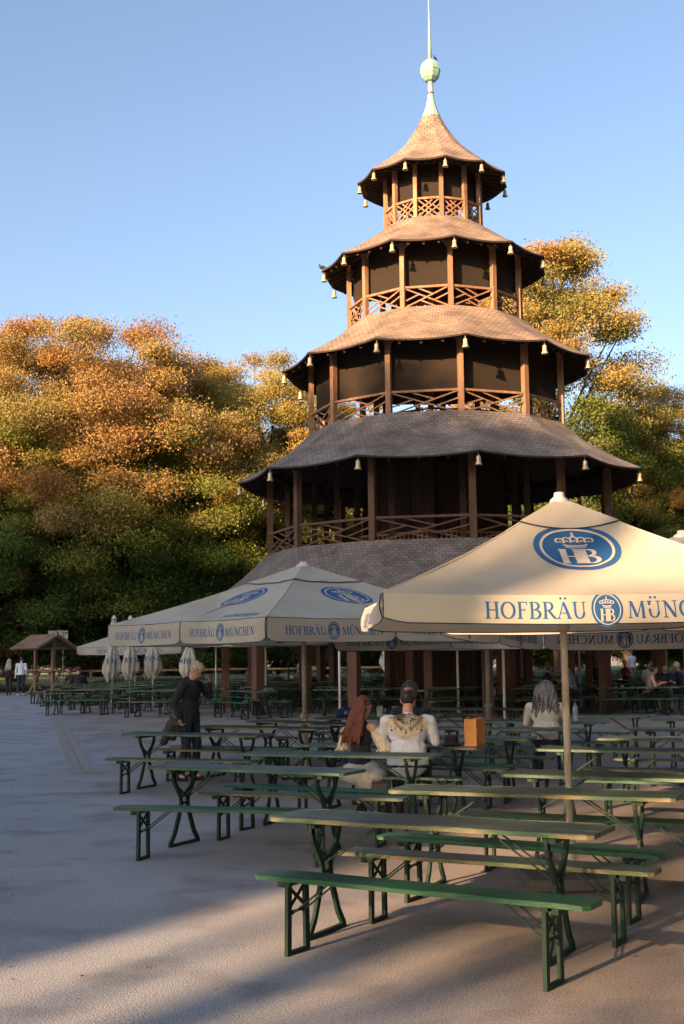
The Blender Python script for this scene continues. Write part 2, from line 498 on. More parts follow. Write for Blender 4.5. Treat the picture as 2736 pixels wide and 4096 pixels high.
# levels: (post ring R, floor z, rail z, top z, post width)
levels = [(1.50, 14.86, 15.50, 16.76, .13), (2.68, 11.76, 12.42, 13.95, .15), (3.88, 8.40, 9.10, 10.84, .17), (5.16, 4.74, 5.46, 7.40, .19)]
SEG = [((0, 1), (1, 0)), ((0, 0), (1, 1)), ((0, .65), (.325, .325)), ((1, .35), (.675, .675)), ((.3, 1), (.65, .65)), ((.7, 0), (.35, .35)),
       ((0, .35), (.325, .675)), ((1, .65), (.675, .325)), ((.7, 1), (.35, .65)), ((.3, 0), (.65, .35))]
for li, (Rp, zf, zr, zt, w) in enumerate(levels):
    lt = M['wood'] if li < 3 else M['woodshade']
    if li == 3: lt = M['wood4'] = mat('gallery_shade_timber', (.13, .07, .042), .85, (.09, .05, .032), 5, .5, .5, 12, stretch=(3, 3, .6))  # darker copy of the timber, the lower gallery's shade put into its colour
    for k in range(12):
        a = tp(Rp, k, zf-.12); b = tp(Rp, k, zt)
        out = Vector((a.x, a.y, 0)).normalized()
        m = MB(); m.bar(a, b, w, w, upv=out)
        # small angled brackets at the head of the post
        tang = Vector((-out.y, out.x, 0))
        if li > 0:
            for s in (-1, 1):
                m.bar(b-Vector((0, 0, .42)), b-Vector((0, 0, .03))+tang*s*.34, w*.6, w*.5, upv=out)
        m.build('post', lt, tower)
        # railing bay
        m = MB()
        p0 = tp(Rp+.0, k, zf); p1 = tp(Rp+.0, k+1, zf)
        e = (p1-p0).normalized(); p0 = p0+e*w*.5; p1 = p1-e*w*.5
        hgt = tz(zr)-tz(zf)
        Z = Vector((0, 0, 1))
        mo = ((p0+p1)/2); mo.z = 0; mo.normalize()
        m.bar(p0+Z*hgt, p1+Z*hgt, .10, .07, upv=Z)
        m.bar(p0+Z*.06, p1+Z*.06, .08, .06, upv=Z)
        for si, ((x0, y0), (x1, y1)) in enumerate(SEG if li == 0 else SEG[:2]+SEG[4:8]):
            q = lambda x, y: p0.lerp(p1, x)+Z*(.08+y*(hgt-.11))+mo*(.012 if si % 2 else -.012)*(1+.2*(si//2))
            m.bar(q(x0, y0), q(x1, y1), .045, .03, upv=mo)
        m.build('railing', lt, tower)
    # floor slab
    m = MB()
    ring = [tp(Rp+.12, k, zf-.02) for k in range(12)]; low = [p-Vector((0, 0, .12)) for p in ring]
    m.add(ring+low, [tuple(range(12)), tuple(reversed(range(12, 24)))]+[(k, 12+k, 12+(k+1) % 12, (k+1) % 12) for k in range(12)])
    m.build('floor', lt, tower)
    # head beam
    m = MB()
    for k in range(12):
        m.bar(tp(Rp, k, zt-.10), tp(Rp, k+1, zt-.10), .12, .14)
    m.build('head_beam', M['woodshade'], tower)
    # bird netting hung inside the posts of the three upper galleries
    if li < 3:
        Rn = Rp-.16
        for k in (11, 0, 1, 2, 3, 4):
            m = MB()
            a = tp(Rn, k, zr+.02); b = tp(Rn, k+1, zr+.02)
            Ln = (b-a).length; hn = tz(zt-.1)-a.z
            m.grid(lambda u, v: a.lerp(b, u)+Vector((0, 0, hn*v))-Vector((a.x+b.x, a.y+b.y, 0)).normalized()*.03*math.sin(math.pi*u), 6, 2, uvf=lambda u, v: (u*Ln, v*hn))
            m.build('netting', M['net'], tower, solid=.004)
    # inner posts
    Ri = Rp*.52
    for k in range(6):
        m = MB(); p = tp(Ri, 2*k+.5, zf); q = tp(Ri, 2*k+.5, zt); m.bar(p, q, w*1.1, w*1.1)
        m.build('inner_post', M['woodshade'] if li == 3 else M['wood'], tower)
    if li == 3:
        for k in range(12):
            m = MB(); p = tp(Rp*.74, k, zf); q = tp(Rp*.74, k, zt); m.bar(p, q, w*.95, w*.95)
            m.build('inner_post', M['woodshade'], tower)
    # stair balustrade with turned balusters
    m = MB()
    for k in range(6):
        a = tp(Ri, 2*k+.5, zf); b = tp(Ri, 2*k+2.5, zf)
        m.bar(a+Vector((0, 0, .62)), b+Vector((0, 0, .62)), .09, .06)
        n = max(3, int((b-a).length/.17))
        for j in range(1, n):
            p = a.lerp(b, j/n)
            m.lathe([(.02, 0), (.045, .08), (.03, .2), (.05, .38), (.022, .52), (.03, .6)], 6, p, cap=False)
    m.build('balustrade', M['wood'], tower)
# ground floor columns
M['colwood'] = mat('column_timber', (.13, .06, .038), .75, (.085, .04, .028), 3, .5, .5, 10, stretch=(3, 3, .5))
zcol = gz(TX, TY-7)
for Rr, off, n, w in ((6.5, 0, 12, .27), (4.3, .5, 12, .24), (2.6, .0, 6, .26)):
    for k in range(n):
        kk = k*(12/n)+off
        a = tp(Rr, kk, 3); b = a.copy(); a.z = zcol; b.z = tz(3.55 if Rr > 6 else 4.7)
        m = MB(); out = Vector((a.x, a.y, 0)).normalized()
        m.bar(a, b, w, w, upv=out)
        m.bar(a, a+Vector((0, 0, .12)), w+.08, w+.08, upv=out)
        if Rr > 6:
            tang = Vector((-out.y, out.x, 0))
            for s in (-1, 1): m.bar(b-Vector((0, 0, .75)), b-Vector((0, 0, .05))+tang*s*.6, w*.55, w*.5, upv=out)
        m.build('column', M['colwood'], tower, bevel=.012)
# timber core coloured as in shade on the ground floor and on the big gallery
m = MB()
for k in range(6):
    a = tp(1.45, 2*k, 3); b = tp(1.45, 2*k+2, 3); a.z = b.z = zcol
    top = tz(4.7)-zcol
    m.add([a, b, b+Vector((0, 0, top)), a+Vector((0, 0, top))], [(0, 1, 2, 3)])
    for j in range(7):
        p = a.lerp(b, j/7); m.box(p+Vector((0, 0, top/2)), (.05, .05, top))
m.build('stair_core', M['woodshade'], tower)
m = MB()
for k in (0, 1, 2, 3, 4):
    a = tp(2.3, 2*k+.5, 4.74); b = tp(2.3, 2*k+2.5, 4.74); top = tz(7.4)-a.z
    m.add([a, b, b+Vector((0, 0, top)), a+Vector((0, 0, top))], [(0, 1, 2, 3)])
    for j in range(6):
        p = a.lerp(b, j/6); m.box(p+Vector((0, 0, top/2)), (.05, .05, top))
m.build('stair_enclosure', M['woodshade'], tower)
# spire
cx = Vector((0, 0, 0))
def tl(prof): return [(r*SC, tz(z)) for r, z in prof]
m = MB(); m.lathe(tl([(.31, 18.66), (.245, 18.80), (.165, 19.02), (.115, 19.24), (.092, 19.42), (.085, 19.46), (.082, 19.84)]), 12, cx, ph=R(15)); sp = m.build('spire_base', M['copper'], tower, smooth=False)
m = MB(); m.lathe(tl([(.099, 19.455), (.102, 19.47), (.099, 19.49)]), 12, cx, ph=R(15)); m.build('band', M['button'], sp)
m = MB(); m.lathe(tl([(.07, 19.83), (.17, 19.87), (.265, 19.97), (.315, 20.11), (.322, 20.22)]), 8, cx, ph=R(10)); ob = m.build('spire_ball', M['copper'], tower)
m = MB(); m.lathe(tl([(.322, 20.221), (.30, 20.35), (.25, 20.46), (.16, 20.55), (.06, 20.59)]), 8, cx, ph=R(10))
m.lathe(tl([(.335, 20.20), (.34, 20.225), (.325, 20.25)]), 8, cx, ph=R(10)); m.build('ball_cap', M['copper'], ob)
m = MB(); m.lathe(tl([(.058, 20.58), (.048, 21.2), (.03, 21.9), (.012, 22.75), (.004, 22.85)]), 10, cx); m.build('spire_needle', M['copper'], tower, smooth=True)

# bells under every roof corner: each its own thing, hanging free
def bell_parts(root):
    m = MB(); m.tube([(0, 0, 0), (0, 0, -.16)], .012, 6); m.lathe([(.03, -.19), (.035, -.17), (.03, -.15), (.01, -.14)], 8); m.build('hanger', M['brassd'], root)
    m = MB(); m.lathe([(.02, -.16), (.07, -.18), (.085, -.22), (.09, -.34), (.105, -.42), (.14, -.49), (.145, -.51), (.13, -.505), (.1, -.43), (.08, -.34), (.07, -.22), (.015, -.19)], 14, cap=False)
    m.build('bell_body', M['brass'], root, smooth=True)
    m = MB(); m.tube([(0, 0, -.2), (0, 0, -.5)], .01, 5); m.lathe([(.005, -.53), (.028, -.51), (.028, -.49), (.005, -.47)], 6); m.build('clapper', M['iron'], root)
M['brassd'] = mat('bell_hanger', (.35, .24, .15), .5, metal=.3)
proto = None
tiern = ['topmost roof', 'second roof from the top', 'third roof from the top', 'fourth roof from the top']
poscl = {-1: 'back left', 0: 'far left', 1: 'left', 2: 'front left of centre', 3: 'front right of centre', 4: 'right of centre', 5: 'right', 6: 'far right', 7: 'back right'}
for ri in range(4):
    prof = roofs[ri]
    for k in range(-1, 8):
        p = tp(prof[-1][0]-.07, k, prof[-1][1]-.03)+Vector((TX, TY, 0))
        if proto is None:
            proto = empty('hanging_bell', p); bell_parts(proto); o = proto
        else:
            o = copy_tree(proto); o.location = p
        sc_ = [.66, .71, .77, .75][ri]
        o.scale = (sc_, sc_, sc_*1.05)
        o.rotation_euler = (0, 0, k*.7)
        tag(o, 'gilded bell at the %s corner of the %s' % (poscl[k], tiern[ri]), 'bell', 'bells hanging from the roof corners')
# ---------------------------------------------------------------- lettering
def L_(x0, y0, x1, y1, w): return ('l', x0, y0, x1, y1, w)
def A_(cx, cy, rx, ry, a0, a1, wx=.16, wy=.07): return ('a', cx, cy, rx, ry, a0, a1, wx, wy)
SF = .055
def ser(x, y, h=.16): return L_(x-h, y, x+h, y, SF)
GL = {
 'H': (.92, [L_(.2, 0, .2, 1, .16), L_(.72, 0, .72, 1, .16), L_(.2, .51, .72, .51, .07), ser(.2, .03), ser(.2, .97), ser(.72, .03), ser(.72, .97)]),
 'O': (.98, [A_(.47, .5, .37, .47, 0, 360)]),
 'F': (.72, [L_(.2, 0, .2, 1, .16), L_(.06, .97, .64, .97, .06), L_(.63, 1, .63, .78, .05), L_(.2, .52, .5, .52, .06), L_(.5, .62, .5, .42, .045), ser(.2, .03)]),
 'B': (.80, [L_(.2, 0, .2, 1, .16), L_(.04, .97, .38, .97, .06), L_(.04, .03, .4, .03, .06), L_(.2, .53, .4, .53, .06), A_(.36, .76, .24, .21, -90, 90, .15, .06), A_(.38, .27, .29, .25, -90, 90, .16, .06)]),
 'R': (.86, [L_(.2, 0, .2, 1, .16), L_(.04, .97, .38, .97, .06), L_(.2, .50, .4, .50, .06), A_(.36, .74, .25, .23, -90, 90, .15, .06), L_(.38, .5, .74, .04, .15), L_(.68, .03, .86, .03, SF), ser(.2, .03)]),
 'A': (.90, [L_(.12, .02, .42, .98, .07), L_(.42, .98, .76, .02, .17), L_(.24, .34, .62, .34, .06), L_(0, .03, .25, .03, SF), L_(.6, .03, .9, .03, SF)]),
 'U': (.92, [L_(.2, 1, .2, .36, .15), A_(.455, .36, .255, .33, 180, 360, .14, .07), L_(.71, .36, .71, 1, .08), ser(.2, .97), ser(.71, .97, .13)]),
 'M': (1.14, [L_(.17, 0, .22, 1, .075), L_(.24, 1, .56, .06, .16), L_(.56, .06, .9, 1, .07), L_(.96, 0, .91, 1, .16), L_(.04, .03, .3, .03, SF), L_(.1, .97, .26, .97, SF), L_(.82, .03, 1.1, .03, SF), L_(.9, .97, 1.04, .97, SF)]),
 'N': (.98, [L_(.2, 0, .2, 1, .075), L_(.18, 1, .76, .02, .17), L_(.77, 0, .77, 1, .075), ser(.2, .03, .14), L_(.02, .97, .24, .97, SF), ser(.77, .97, .14)]),
 'C': (.86, [A_(.46, .5, .37, .47, 48, 312), L_(.72, .74, .72, .96, .05)]),
 'E': (.76, [L_(.2, 0, .2, 1, .16), L_(.04, .97, .64, .97, .06), L_(.63, 1, .63, .78, .05), L_(.2, .52, .5, .52, .06), L_(.5, .62, .5, .42, .045), L_(.04, .03, .66, .03, .06), L_(.67, 0, .67, .24, .05)]),
 'S': (.70, [A_(.34, .74, .24, .23, 30, 270, .15, .08), A_(.34, .27, .26, .24, -150, 90, .15, .08)]),
 'K': (.86, [L_(.2, 0, .2, 1, .16), L_(.24, .45, .7, .97, .07), L_(.36, .56, .76, .03, .15), ser(.2, .03), ser(.2, .97), L_(.58, .97, .82, .97, SF)]),
 'D': (.92, [L_(.2, 0, .2, 1, .16), A_(.38, .5, .4, .47, -90, 90, .16, .07), L_(.04, .97, .4, .97, .06), L_(.04, .03, .4, .03, .06)]),
 'L': (.74, [L_(.2, 0, .2, 1, .16), L_(.04, .03, .66, .03, .06), L_(.66, 0, .66, .25, .05), ser(.2, .97)]),
 'o': (.70, [A_(.34, .33, .25, .31, 0, 360, .13, .06)]),
 '.': (.30, [A_(.14, .07, .035, .035, 0, 360, .07, .07)]),
 '1': (.5, [L_(.25, 0, .25, 1, .14), L_(.06, .8, .26, .97, .07), ser(.25, .03)]),
 ' ': (.4, []),
}
def dots(w): return [A_(w/2-.14, 1.2, .035, .035, 0, 360, .075, .075), A_(w/2+.14, 1.2, .035, .035, 0, 360, .075, .075)]
GL['Ä'] = (.90, GL['A'][1]+dots(.84)); GL['Ü'] = (.92, GL['U'][1]+dots(.90))

def stroke_quads(st, res=1):
    """2-D quads for a stroke in glyph units"""
    Q = []
    if st[0] == 'l':
        _, x0, y0, x1, y1, w = st
        d = Vector((x1-x0, y1-y0)); L = d.length; d /= L; n = Vector((-d.y, d.x))*w/2
        # keep slanted strokes cut level with the line of writing
        if abs(d.y) > .5 and abs(d.x) > .1:
            n = Vector((-(w/2)/abs(d.y)*(1 if d.y > 0 else -1), 0))
        k = max(1, int(L/.35))
        for i in range(k):
            a = Vector((x0, y0))+d*L*i/k; b = Vector((x0, y0))+d*L*(i+1)/k
            Q.append([a-n, b-n, b+n, a+n])
    else:
        _, cx, cy, rx, ry, a0, a1, wx, wy = st
        k = max(4, int(abs(a1-a0)/(18/res)))
        def pt(a, s):
            c, sn = math.cos(R(a)), math.sin(R(a))
            w = wx*abs(c)**1.5+wy*abs(sn)**1.5
            return Vector((cx+(rx+(s*w/2-(w/2 if False else 0)))*c, cy+(ry+s*w/2)*sn))
        for i in range(k):
            u, v = a0+(a1-a0)*i/k, a0+(a1-a0)*(i+1)/k
            Q.append([pt(u, 1), pt(v, 1), pt(v, -1), pt(u, -1)])
    return Q

def text_width(s): return sum(GL[c][0] for c in s)
def put_text(m, s, h, x0, y0, fn, off=.002, xs=1.0, mi=0, center=False, step=.0004):
    """fn(x, y, o) maps a point of the flat writing to the cloth, o metres above it"""
    if center: x0 -= text_width(s)*h*xs/2
    for c in s:
        adv, sts = GL[c]
        for si, st in enumerate(sts):
            for q in stroke_quads(st):
                vs = [fn(x0+p.x*h*xs, y0+p.y*h, off+(si % 4)*step) for p in q]
                m.add(vs, [(0, 1, 2, 3)], mi)
        x0 += adv*h*xs
    return x0

def disc(m, cx, cy, rx, ry, fn, off, mi, n=32, inner=0.0, rings=2):
    for i in range(n):
        a, b = 2*math.pi*i/n, 2*math.pi*(i+1)/n
        for j in range(rings):
            s0 = inner+(1-inner)*j/rings; s1 = inner+(1-inner)*(j+1)/rings
            pts = [(s1, a), (s1, b), (s0, b), (s0, a)]
            if s0 == 0: pts = pts[:2]+[(0, a)]
            m.add([fn(cx+rx*s*math.cos(t), cy+ry*s*math.sin(t), off) for s, t in pts], [tuple(range(len(pts)))], mi)

def emblem(m, cx, cy, rx, ry, fn, off=.002, fine=True, gap=.0016):
    """blue oval with a pale ring, a crown and the letters HB; material 0 blue, 1 cream"""
    disc(m, cx, cy, rx, ry, fn, off, 0, 56 if gap > .002 else (40 if fine else 24), rings=10 if gap > .002 else 2)
    disc(m, cx, cy, rx*.86, ry*.86, fn, off+gap, 1, 56 if gap > .002 else (40 if fine else 24), inner=.925, rings=1)
    k = ry
    f2 = lambda x, y, o: fn(cx+x*rx, cy+y*ry, o)
    o2 = off+gap
    # letters
    hh = .68
    def put(s, x, xs):
        adv, sts = GL[s]
        for si, st in enumerate(sts):
            st = list(st)
            if st[0] == 'l' and st[5] > .1: st[5] = .25
            for q in stroke_quads(tuple(st)):
                m.add([f2(x+p.x*xs, -.66+p.y*hh, o2+(si % 4)*.0004) for p in q], [(0, 1, 2, 3)], 1)
    put('H', -.47, .60); put('B', -.03, .66)
    fc = f2
    f2 = lambda x, y, o: fc(x*.80, .18+.76*y, o)
    # crown
    for (y, w, t) in ((-.08, .30, .035), (-.01, .33, .03), (.055, .36, .04)):
        for i in range(6):
            a0, a1 = -1+i/3, -1+(i+1)/3
            yy = lambda a: y-.05*(1-a*a)
            m.add([f2(a0*w, yy(a0)-t, o2), f2(a1*w, yy(a1)-t, o2), f2(a1*w, yy(a1)+t*.3, o2), f2(a0*w, yy(a0)+t*.3, o2)], [(0, 1, 2, 3)], 1)
    for i, (x, y, rx_, ry_) in enumerate(((-.42, .25, .13, .12), (-.21, .30, .12, .14), (0, .32, .11, .16), (.21, .30, .12, .14), (.42, .25, .13, .12))):
        for q in stroke_quads(A_(x, y, rx_, ry_, -60, 240, .055, .055)):
            m.add([f2(p.x, p.y, o2+.0004*(i % 3+1)) for p in q], [(0, 1, 2, 3)], 1)
        disc(m, x*1.0, y-.06, .035, .05, f2, o2+.0018, 1, 8, rings=1)
    disc(m, 0, .54, .055, .055, f2, o2, 1, 10, rings=1)
    m.add([f2(a, b, o2+.0006) for a, b in ((-.02, .58), (.02, .58), (.02, .72), (-.02, .72))], [(0, 1, 2, 3)], 1)
    m.add([f2(a, b, o2+.001) for a, b in ((-.055, .63), (.055, .63), (.055, .67), (-.055, .67))], [(0, 1, 2, 3)], 1)

# ---------------------------------------------------------------- umbrellas
def umbrella(name, cx, cy, s, ph, ze, zp, hv, label, flaps=2, pole_r=.03, zb=0.0, logo=True, emb_r=None, txt_h=.11, sag=.05, polemat='pole', struts='low', base=True, soft=False, sleeve=0, print_sides=(0, 1, 2, 3), roof_text=False, group=None, seed=0, tilt=0.0):
    root = empty(name, (cx, cy, zb), ph, label=label, cat='umbrella', group=group)
    root.rotation_euler = (R(tilt), 0, ph)
    rnd = random.Random(seed)
    C = [Vector((-s, -s, ze)), Vector((s, -s, ze)), Vector((s, s, ze)), Vector((-s, s, ze))]
    for c in C: c.z -= zb
    ze -= zb; zp -= zb
    ct = .045  # half size of the cap opening
    def edge(k, u):
        a, b = C[k], C[(k+1) % 4]
        p = a.lerp(b, u)
        w = 4*u*(1-u)
        if flaps == 2:
            w2 = abs(math.sin(2*math.pi*u))
            p.z -= .018*w2
        else:
            p.z -= .03*w
        p -= Vector((p.x, p.y, 0)).normalized()*.02*w
        return p
    Lf = math.hypot(s, zp-ze)
    def pan(k, u, t):
        e = edge(k, u); top = Vector((0, 0, zp))
        p = top.lerp(e, ct+(1-ct)*t)
        w = 4*u*(1-u)
        p.z -= sag*w*math.sin(math.pi*min(1, t*.95))*.9
        p.z -= .045*math.sin(math.pi*t)   # hips sag a little too
        p.z += (.007*math.sin(u*33+2.2*math.sin(u*9+k+seed))+.006*math.sin(u*14+t*9+seed))*s/1.5*t**2.5*min(1, w*3)
        if soft and t > .93:
            pass
        return p
    can = None
    m = MB()
    for k in range(4):
        m.grid(lambda u, t: pan(k, u, t), 20, 16)
    can = m.build('canopy', M['canvas'], root, smooth=True)
    for k in range(4):
        m = MB(); m.tube([pan(k, 0, i/14)+Vector((0, 0, .002)) for i in range(15)], .006, 5); m.build('hip_seam', M['cream'], can, smooth=True)
    # little vented top canopy
    m = MB()
    def vent(k, u, t):
        p = pan(k, u, t*(.215 if soft else .25)); p.z += .010+.006*t; d = Vector((p.x, p.y, 0)); p += d*.012*t
        if t > .9 and not soft: p.z += .010*max(0, math.sin(u*17+k))
        return p
    for k in range(4): m.grid(lambda u, t: vent(k, u, t), 12, 4)
    m.build('top_vent', M['canvas'], root, smooth=True)
    m = MB()
    for k in range(4):
        m.tube([vent(k, u/12, 1)-Vector((0, 0, .003)) for u in range(13)], .006, 5)
    m.build('vent_piping', M['piping'], can)
    m = MB(); m.lathe([(.085*s/1.55, zp-.045), (.075*s/1.55, zp-.01), (.045*s/1.55, zp+.015), (.04*s/1.55, zp+.05), (.02, zp+.055)], 16); m.build('cap', M['capw'], root, smooth=True)
    # valances
    for k in range(4):
        out = Vector((C[k].x+C[(k+1) % 4].x, C[k].y+C[(k+1) % 4].y, 0)).normalized()
        al = (C[(k+1) % 4]-C[k]).normalized()
        for fl in range(flaps):
            u0, u1 = fl/flaps, (fl+1)/flaps
            g = .012/ (2*s)
            pw = rnd.uniform(0, 6)
            def val(u, v, o=0.0, u0=u0, u1=u1, pw=pw):
                uu = u0+g+(u1-u0-2*g)*u
                e = edge(k, uu)
                w = math.sin(math.pi*u)
                # rounded lower corners
                hl = hv*(1-.16*(1-min(1, min(u, 1-u)/.06))**2)
                p = e-Vector((0, 0, v*hl))
                bow = (.03 if not soft else .05)*math.sin(v*math.pi*.6)+.014*math.sin(uu*2*s*3.1+pw)*v+.006*math.sin(uu*2*s*9+pw)*v
                p += out*(bow+o-.035*v*(1-w)**3)
                return p
            m = MB(); m.grid(lambda u, v: val(u, v), 36, 6)
            va = m.build('valance', M['canvas'], root, smooth=True)
            m = MB()
            pts = [val(0, v/3) for v in range(4)]+[val(i/36, 1) for i in range(1, 36)]+[val(1, 1-v/3) for v in range(4)]
            m.tube(pts, .0045, 4)
            if not soft: m.tube([val(i/20, .0)+out*.003 for i in range(21)], .004, 4)
            m.build('piping', M['piping'], va)
            if k in print_sides:
                Wf = 2*s/flaps
                m = MB(); me_ = MB()
                fn = lambda x, y, o: val(.5+x/Wf, max(0, .5-y/hv), o)
                er = txt_h*.95
                yb = -txt_h*.55
                for wd, x0_ in (('HOFBRÄU', -er*1.25-text_width('HOFBRÄU')*txt_h), ('MÜNCHEN', er*1.25)):
                    m = MB(); put_text(m, wd, txt_h, x0_, yb, fn)
                    # the print shows through on the inner side
                    put_text(m, wd, txt_h, x0_, yb, fn, off=-.004, step=-.0004)
                    m.build('lettering', M['blue'], va)
                emblem(me_, 0, 0.0, er, er*1.12, fn, fine=soft)
                emblem(me_, 0, 0.0, er, er*1.12, lambda x, y, o: fn(x, y, -o-.002), fine=False)
                me_.build('emblem', [M['blue'], M['cream']], va)
    # emblem on every panel
    if logo:
        for k in range(4):
            W2 = 2*s
            def fn(x, y, o, k=k):
                t = 1-y/Lf
                u = .5+x/(W2*max(.05, t))
                p = pan(k, u, (t-ct)/(1-ct))
                nrm = Vector((C[k].x+C[(k+1) % 4].x, C[k].y+C[(k+1) % 4].y, 0)).normalized()*(zp-ze)+Vector((0, 0, s))
                return p+nrm.normalized()*o
            er = emb_r or s*.28
            m = MB(); emblem(m, 0, Lf*(.585 if soft else .5), er, er*(1.0 if soft else .86), fn, off=.004, gap=.006)
            m.build('emblem', [M['blue'], M['cream']], can)
            if roof_text:
                m = MB(); put_text(m, 'MÜNCHEN', .15, .9, Lf*.06, fn, off=.004)
                m.build('lettering', M['blue'], can)
    # pole, ribs, struts
    P = M[polemat]
    m = MB(); m.tube([(0, 0, 0), (0, 0, zp-.05)], pole_r, 16); m.build('pole', P, root, smooth=True)
    zr = zp-.55 if struts == 'high' else ze-.16
    for k in range(4):
        for q, rad in ((pan(k, 0, .985), .014), ):
            m = MB(); m.bar(Vector((0, 0, zp-.10)), q-Vector((0, 0, .03)), .03, .022); m.build('rib', P, root)
            if flaps == 2:
                m = MB(); m.bar(Vector((0, 0, zp-.10)), pan(k, .5, .97)-Vector((0, 0, .03)), .03, .022); m.build('rib', P, root)
        a = Vector((0, 0, zr)); b = pan(k, 0, .45)-Vector((0, 0, .04))
        m = MB(); m.bar(a+Vector((b.x, b.y, 0)).normalized()*pole_r, b, .032, .026); m.build('strut', P, root)
        if flaps == 2:
            b = pan(k, .5, .5)-Vector((0, 0, .05))
            m = MB(); m.bar(a+Vector((b.x, b.y, 0)).normalized()*pole_r, b, .032, .026); m.build('strut', P, root)
    m = MB(); m.lathe([(pole_r*1.05, zr-.09), (pole_r*1.9, zr-.07), (pole_r*1.9, zr+.05), (pole_r*2.3, zr+.06), (pole_r*1.05, zr+.09)], 12); m.build('hub', P, root)
    if sleeve:
        m = MB(); m.lathe([(pole_r*1.35, 0), (pole_r*1.35, sleeve-.02), (pole_r*1.8, sleeve-.02), (pole_r*1.8, sleeve+.03), (pole_r*1.02, sleeve+.05)], 14); m.build('sleeve', P, root)
    if base:
        m = MB(); m.box((0, 0, .055), (.78, .78, .09)); m.box((0, 0, .115), (.3, .3, .03)); b = m.build('base_slab', M['concrete'], root, bevel=.012)
        m = MB(); m.lathe([(pole_r*1.5, .1), (pole_r*1.5, .42), (pole_r*1.02, .43)], 14); m.build('socket', P, root)
    return root

umbrella('beer_garden_umbrella', 1.78, 10.2, 1.55, .02, 2.240, 3.07, .20, 'large square cream umbrella nearest the camera, dappled with sun, with blue crowned emblem', flaps=1, pole_r=.029, txt_h=.118, emb_r=.335, print_sides=(0, 3), sag=.10, soft=True, seed=1)
_a = math.atan2(17.3-21.0, -1.13+4.0)
umbrella('beer_garden_umbrella', -.66, 20.9, 2.37, _a+.0, 2.37, 3.33, .34, 'wide cream umbrella with a corner towards the camera on a grey pole left of centre', flaps=2, pole_r=.04, txt_h=.122, emb_r=.45, sag=.05, polemat='polegrey', sleeve=.84, base=False, roof_text=True, seed=2)
umbrella('beer_garden_umbrella', 3.85, 14.2, 2.2, -.40, 2.24, 3.14, .30, 'cream umbrella on a grey pole at the right edge, its inner valances in mirror writing', flaps=2, pole_r=.042, txt_h=.12, emb_r=.42, sag=.05, polemat='polegrey', sleeve=.84, base=False, seed=3, tilt=-2.1)
umbrella('beer_garden_umbrella', 2.72, 24.0, 2.2, -.40, 2.22, 3.1, .31, 'cream umbrella on the grey pole behind the paper bag, hidden by nearer umbrellas', flaps=2, pole_r=.04, txt_h=.12, emb_r=.42, sag=.05, polemat='polegrey', sleeve=.84, base=False, seed=4)
umbrella('beer_garden_umbrella', -8.35, 50.5, 2.0, .05, 2.28, 3.1, .30, 'distant cream umbrella furthest left, half hidden by the wide umbrella', flaps=1, pole_r=.045, txt_h=.17, sag=.05, polemat='capw', base=False, seed=5, zb=gz(0, 50.5))
umbrella('beer_garden_umbrella', -2.6, 42.0, 2.3, -.1, 2.45, 3.0, .28, 'small distant cream umbrella before the tower columns beneath the wide left umbrella', flaps=1, pole_r=.035, txt_h=.15, logo=False, polemat='capw', base=False, seed=6, zb=gz(0, 42))
umbrella('beer_garden_umbrella', 4.2, 33.3, 2.1, -.05, 2.30, 2.9, .28, 'distant cream umbrella on a thin white pole right of the tower middle', flaps=2, pole_r=.035, txt_h=.13, logo=False, polemat='capw', base=False, seed=7, zb=gz(0, 33))
umbrella('beer_garden_umbrella', 7.4, 36.5, 2.1, .05, 2.35, 2.95, .28, 'distant cream umbrella on a thin white pole near the seated group at right', flaps=2, pole_r=.035, txt_h=.13, logo=False, polemat='capw', base=False, seed=8, zb=gz(0, 36))

# bare slim poles standing among the far tables
for (x, y, h, lab) in ((-4.3, 42.5, 2.7, 'slim white pole right of the man in the black hoodie'), (-.78*1.0-1.0+1.65, 35.5, 2.5, 'slim white pole just right of the grey pole of the wide umbrella'), (3.28, 36.5, 2.5, 'slim white pole between the hat table and the tower core'), (7.35, 39.5, 2.6, 'slim white pole left of the seated group at right')):
    r_ = empty('slim_pole', (x, y, gz(x, y)), label=lab, cat='pole', group='slim white poles among the far tables')
    m = MB(); m.tube([(0, 0, 0), (0, 0, h)], .035, 10); m.build('tube', M['capw'], r_, smooth=True)
    m = MB(); m.lathe([(.05, 0), (.05, .3), (.037, .31)], 10); m.build('socket', M['polegrey'], r_)

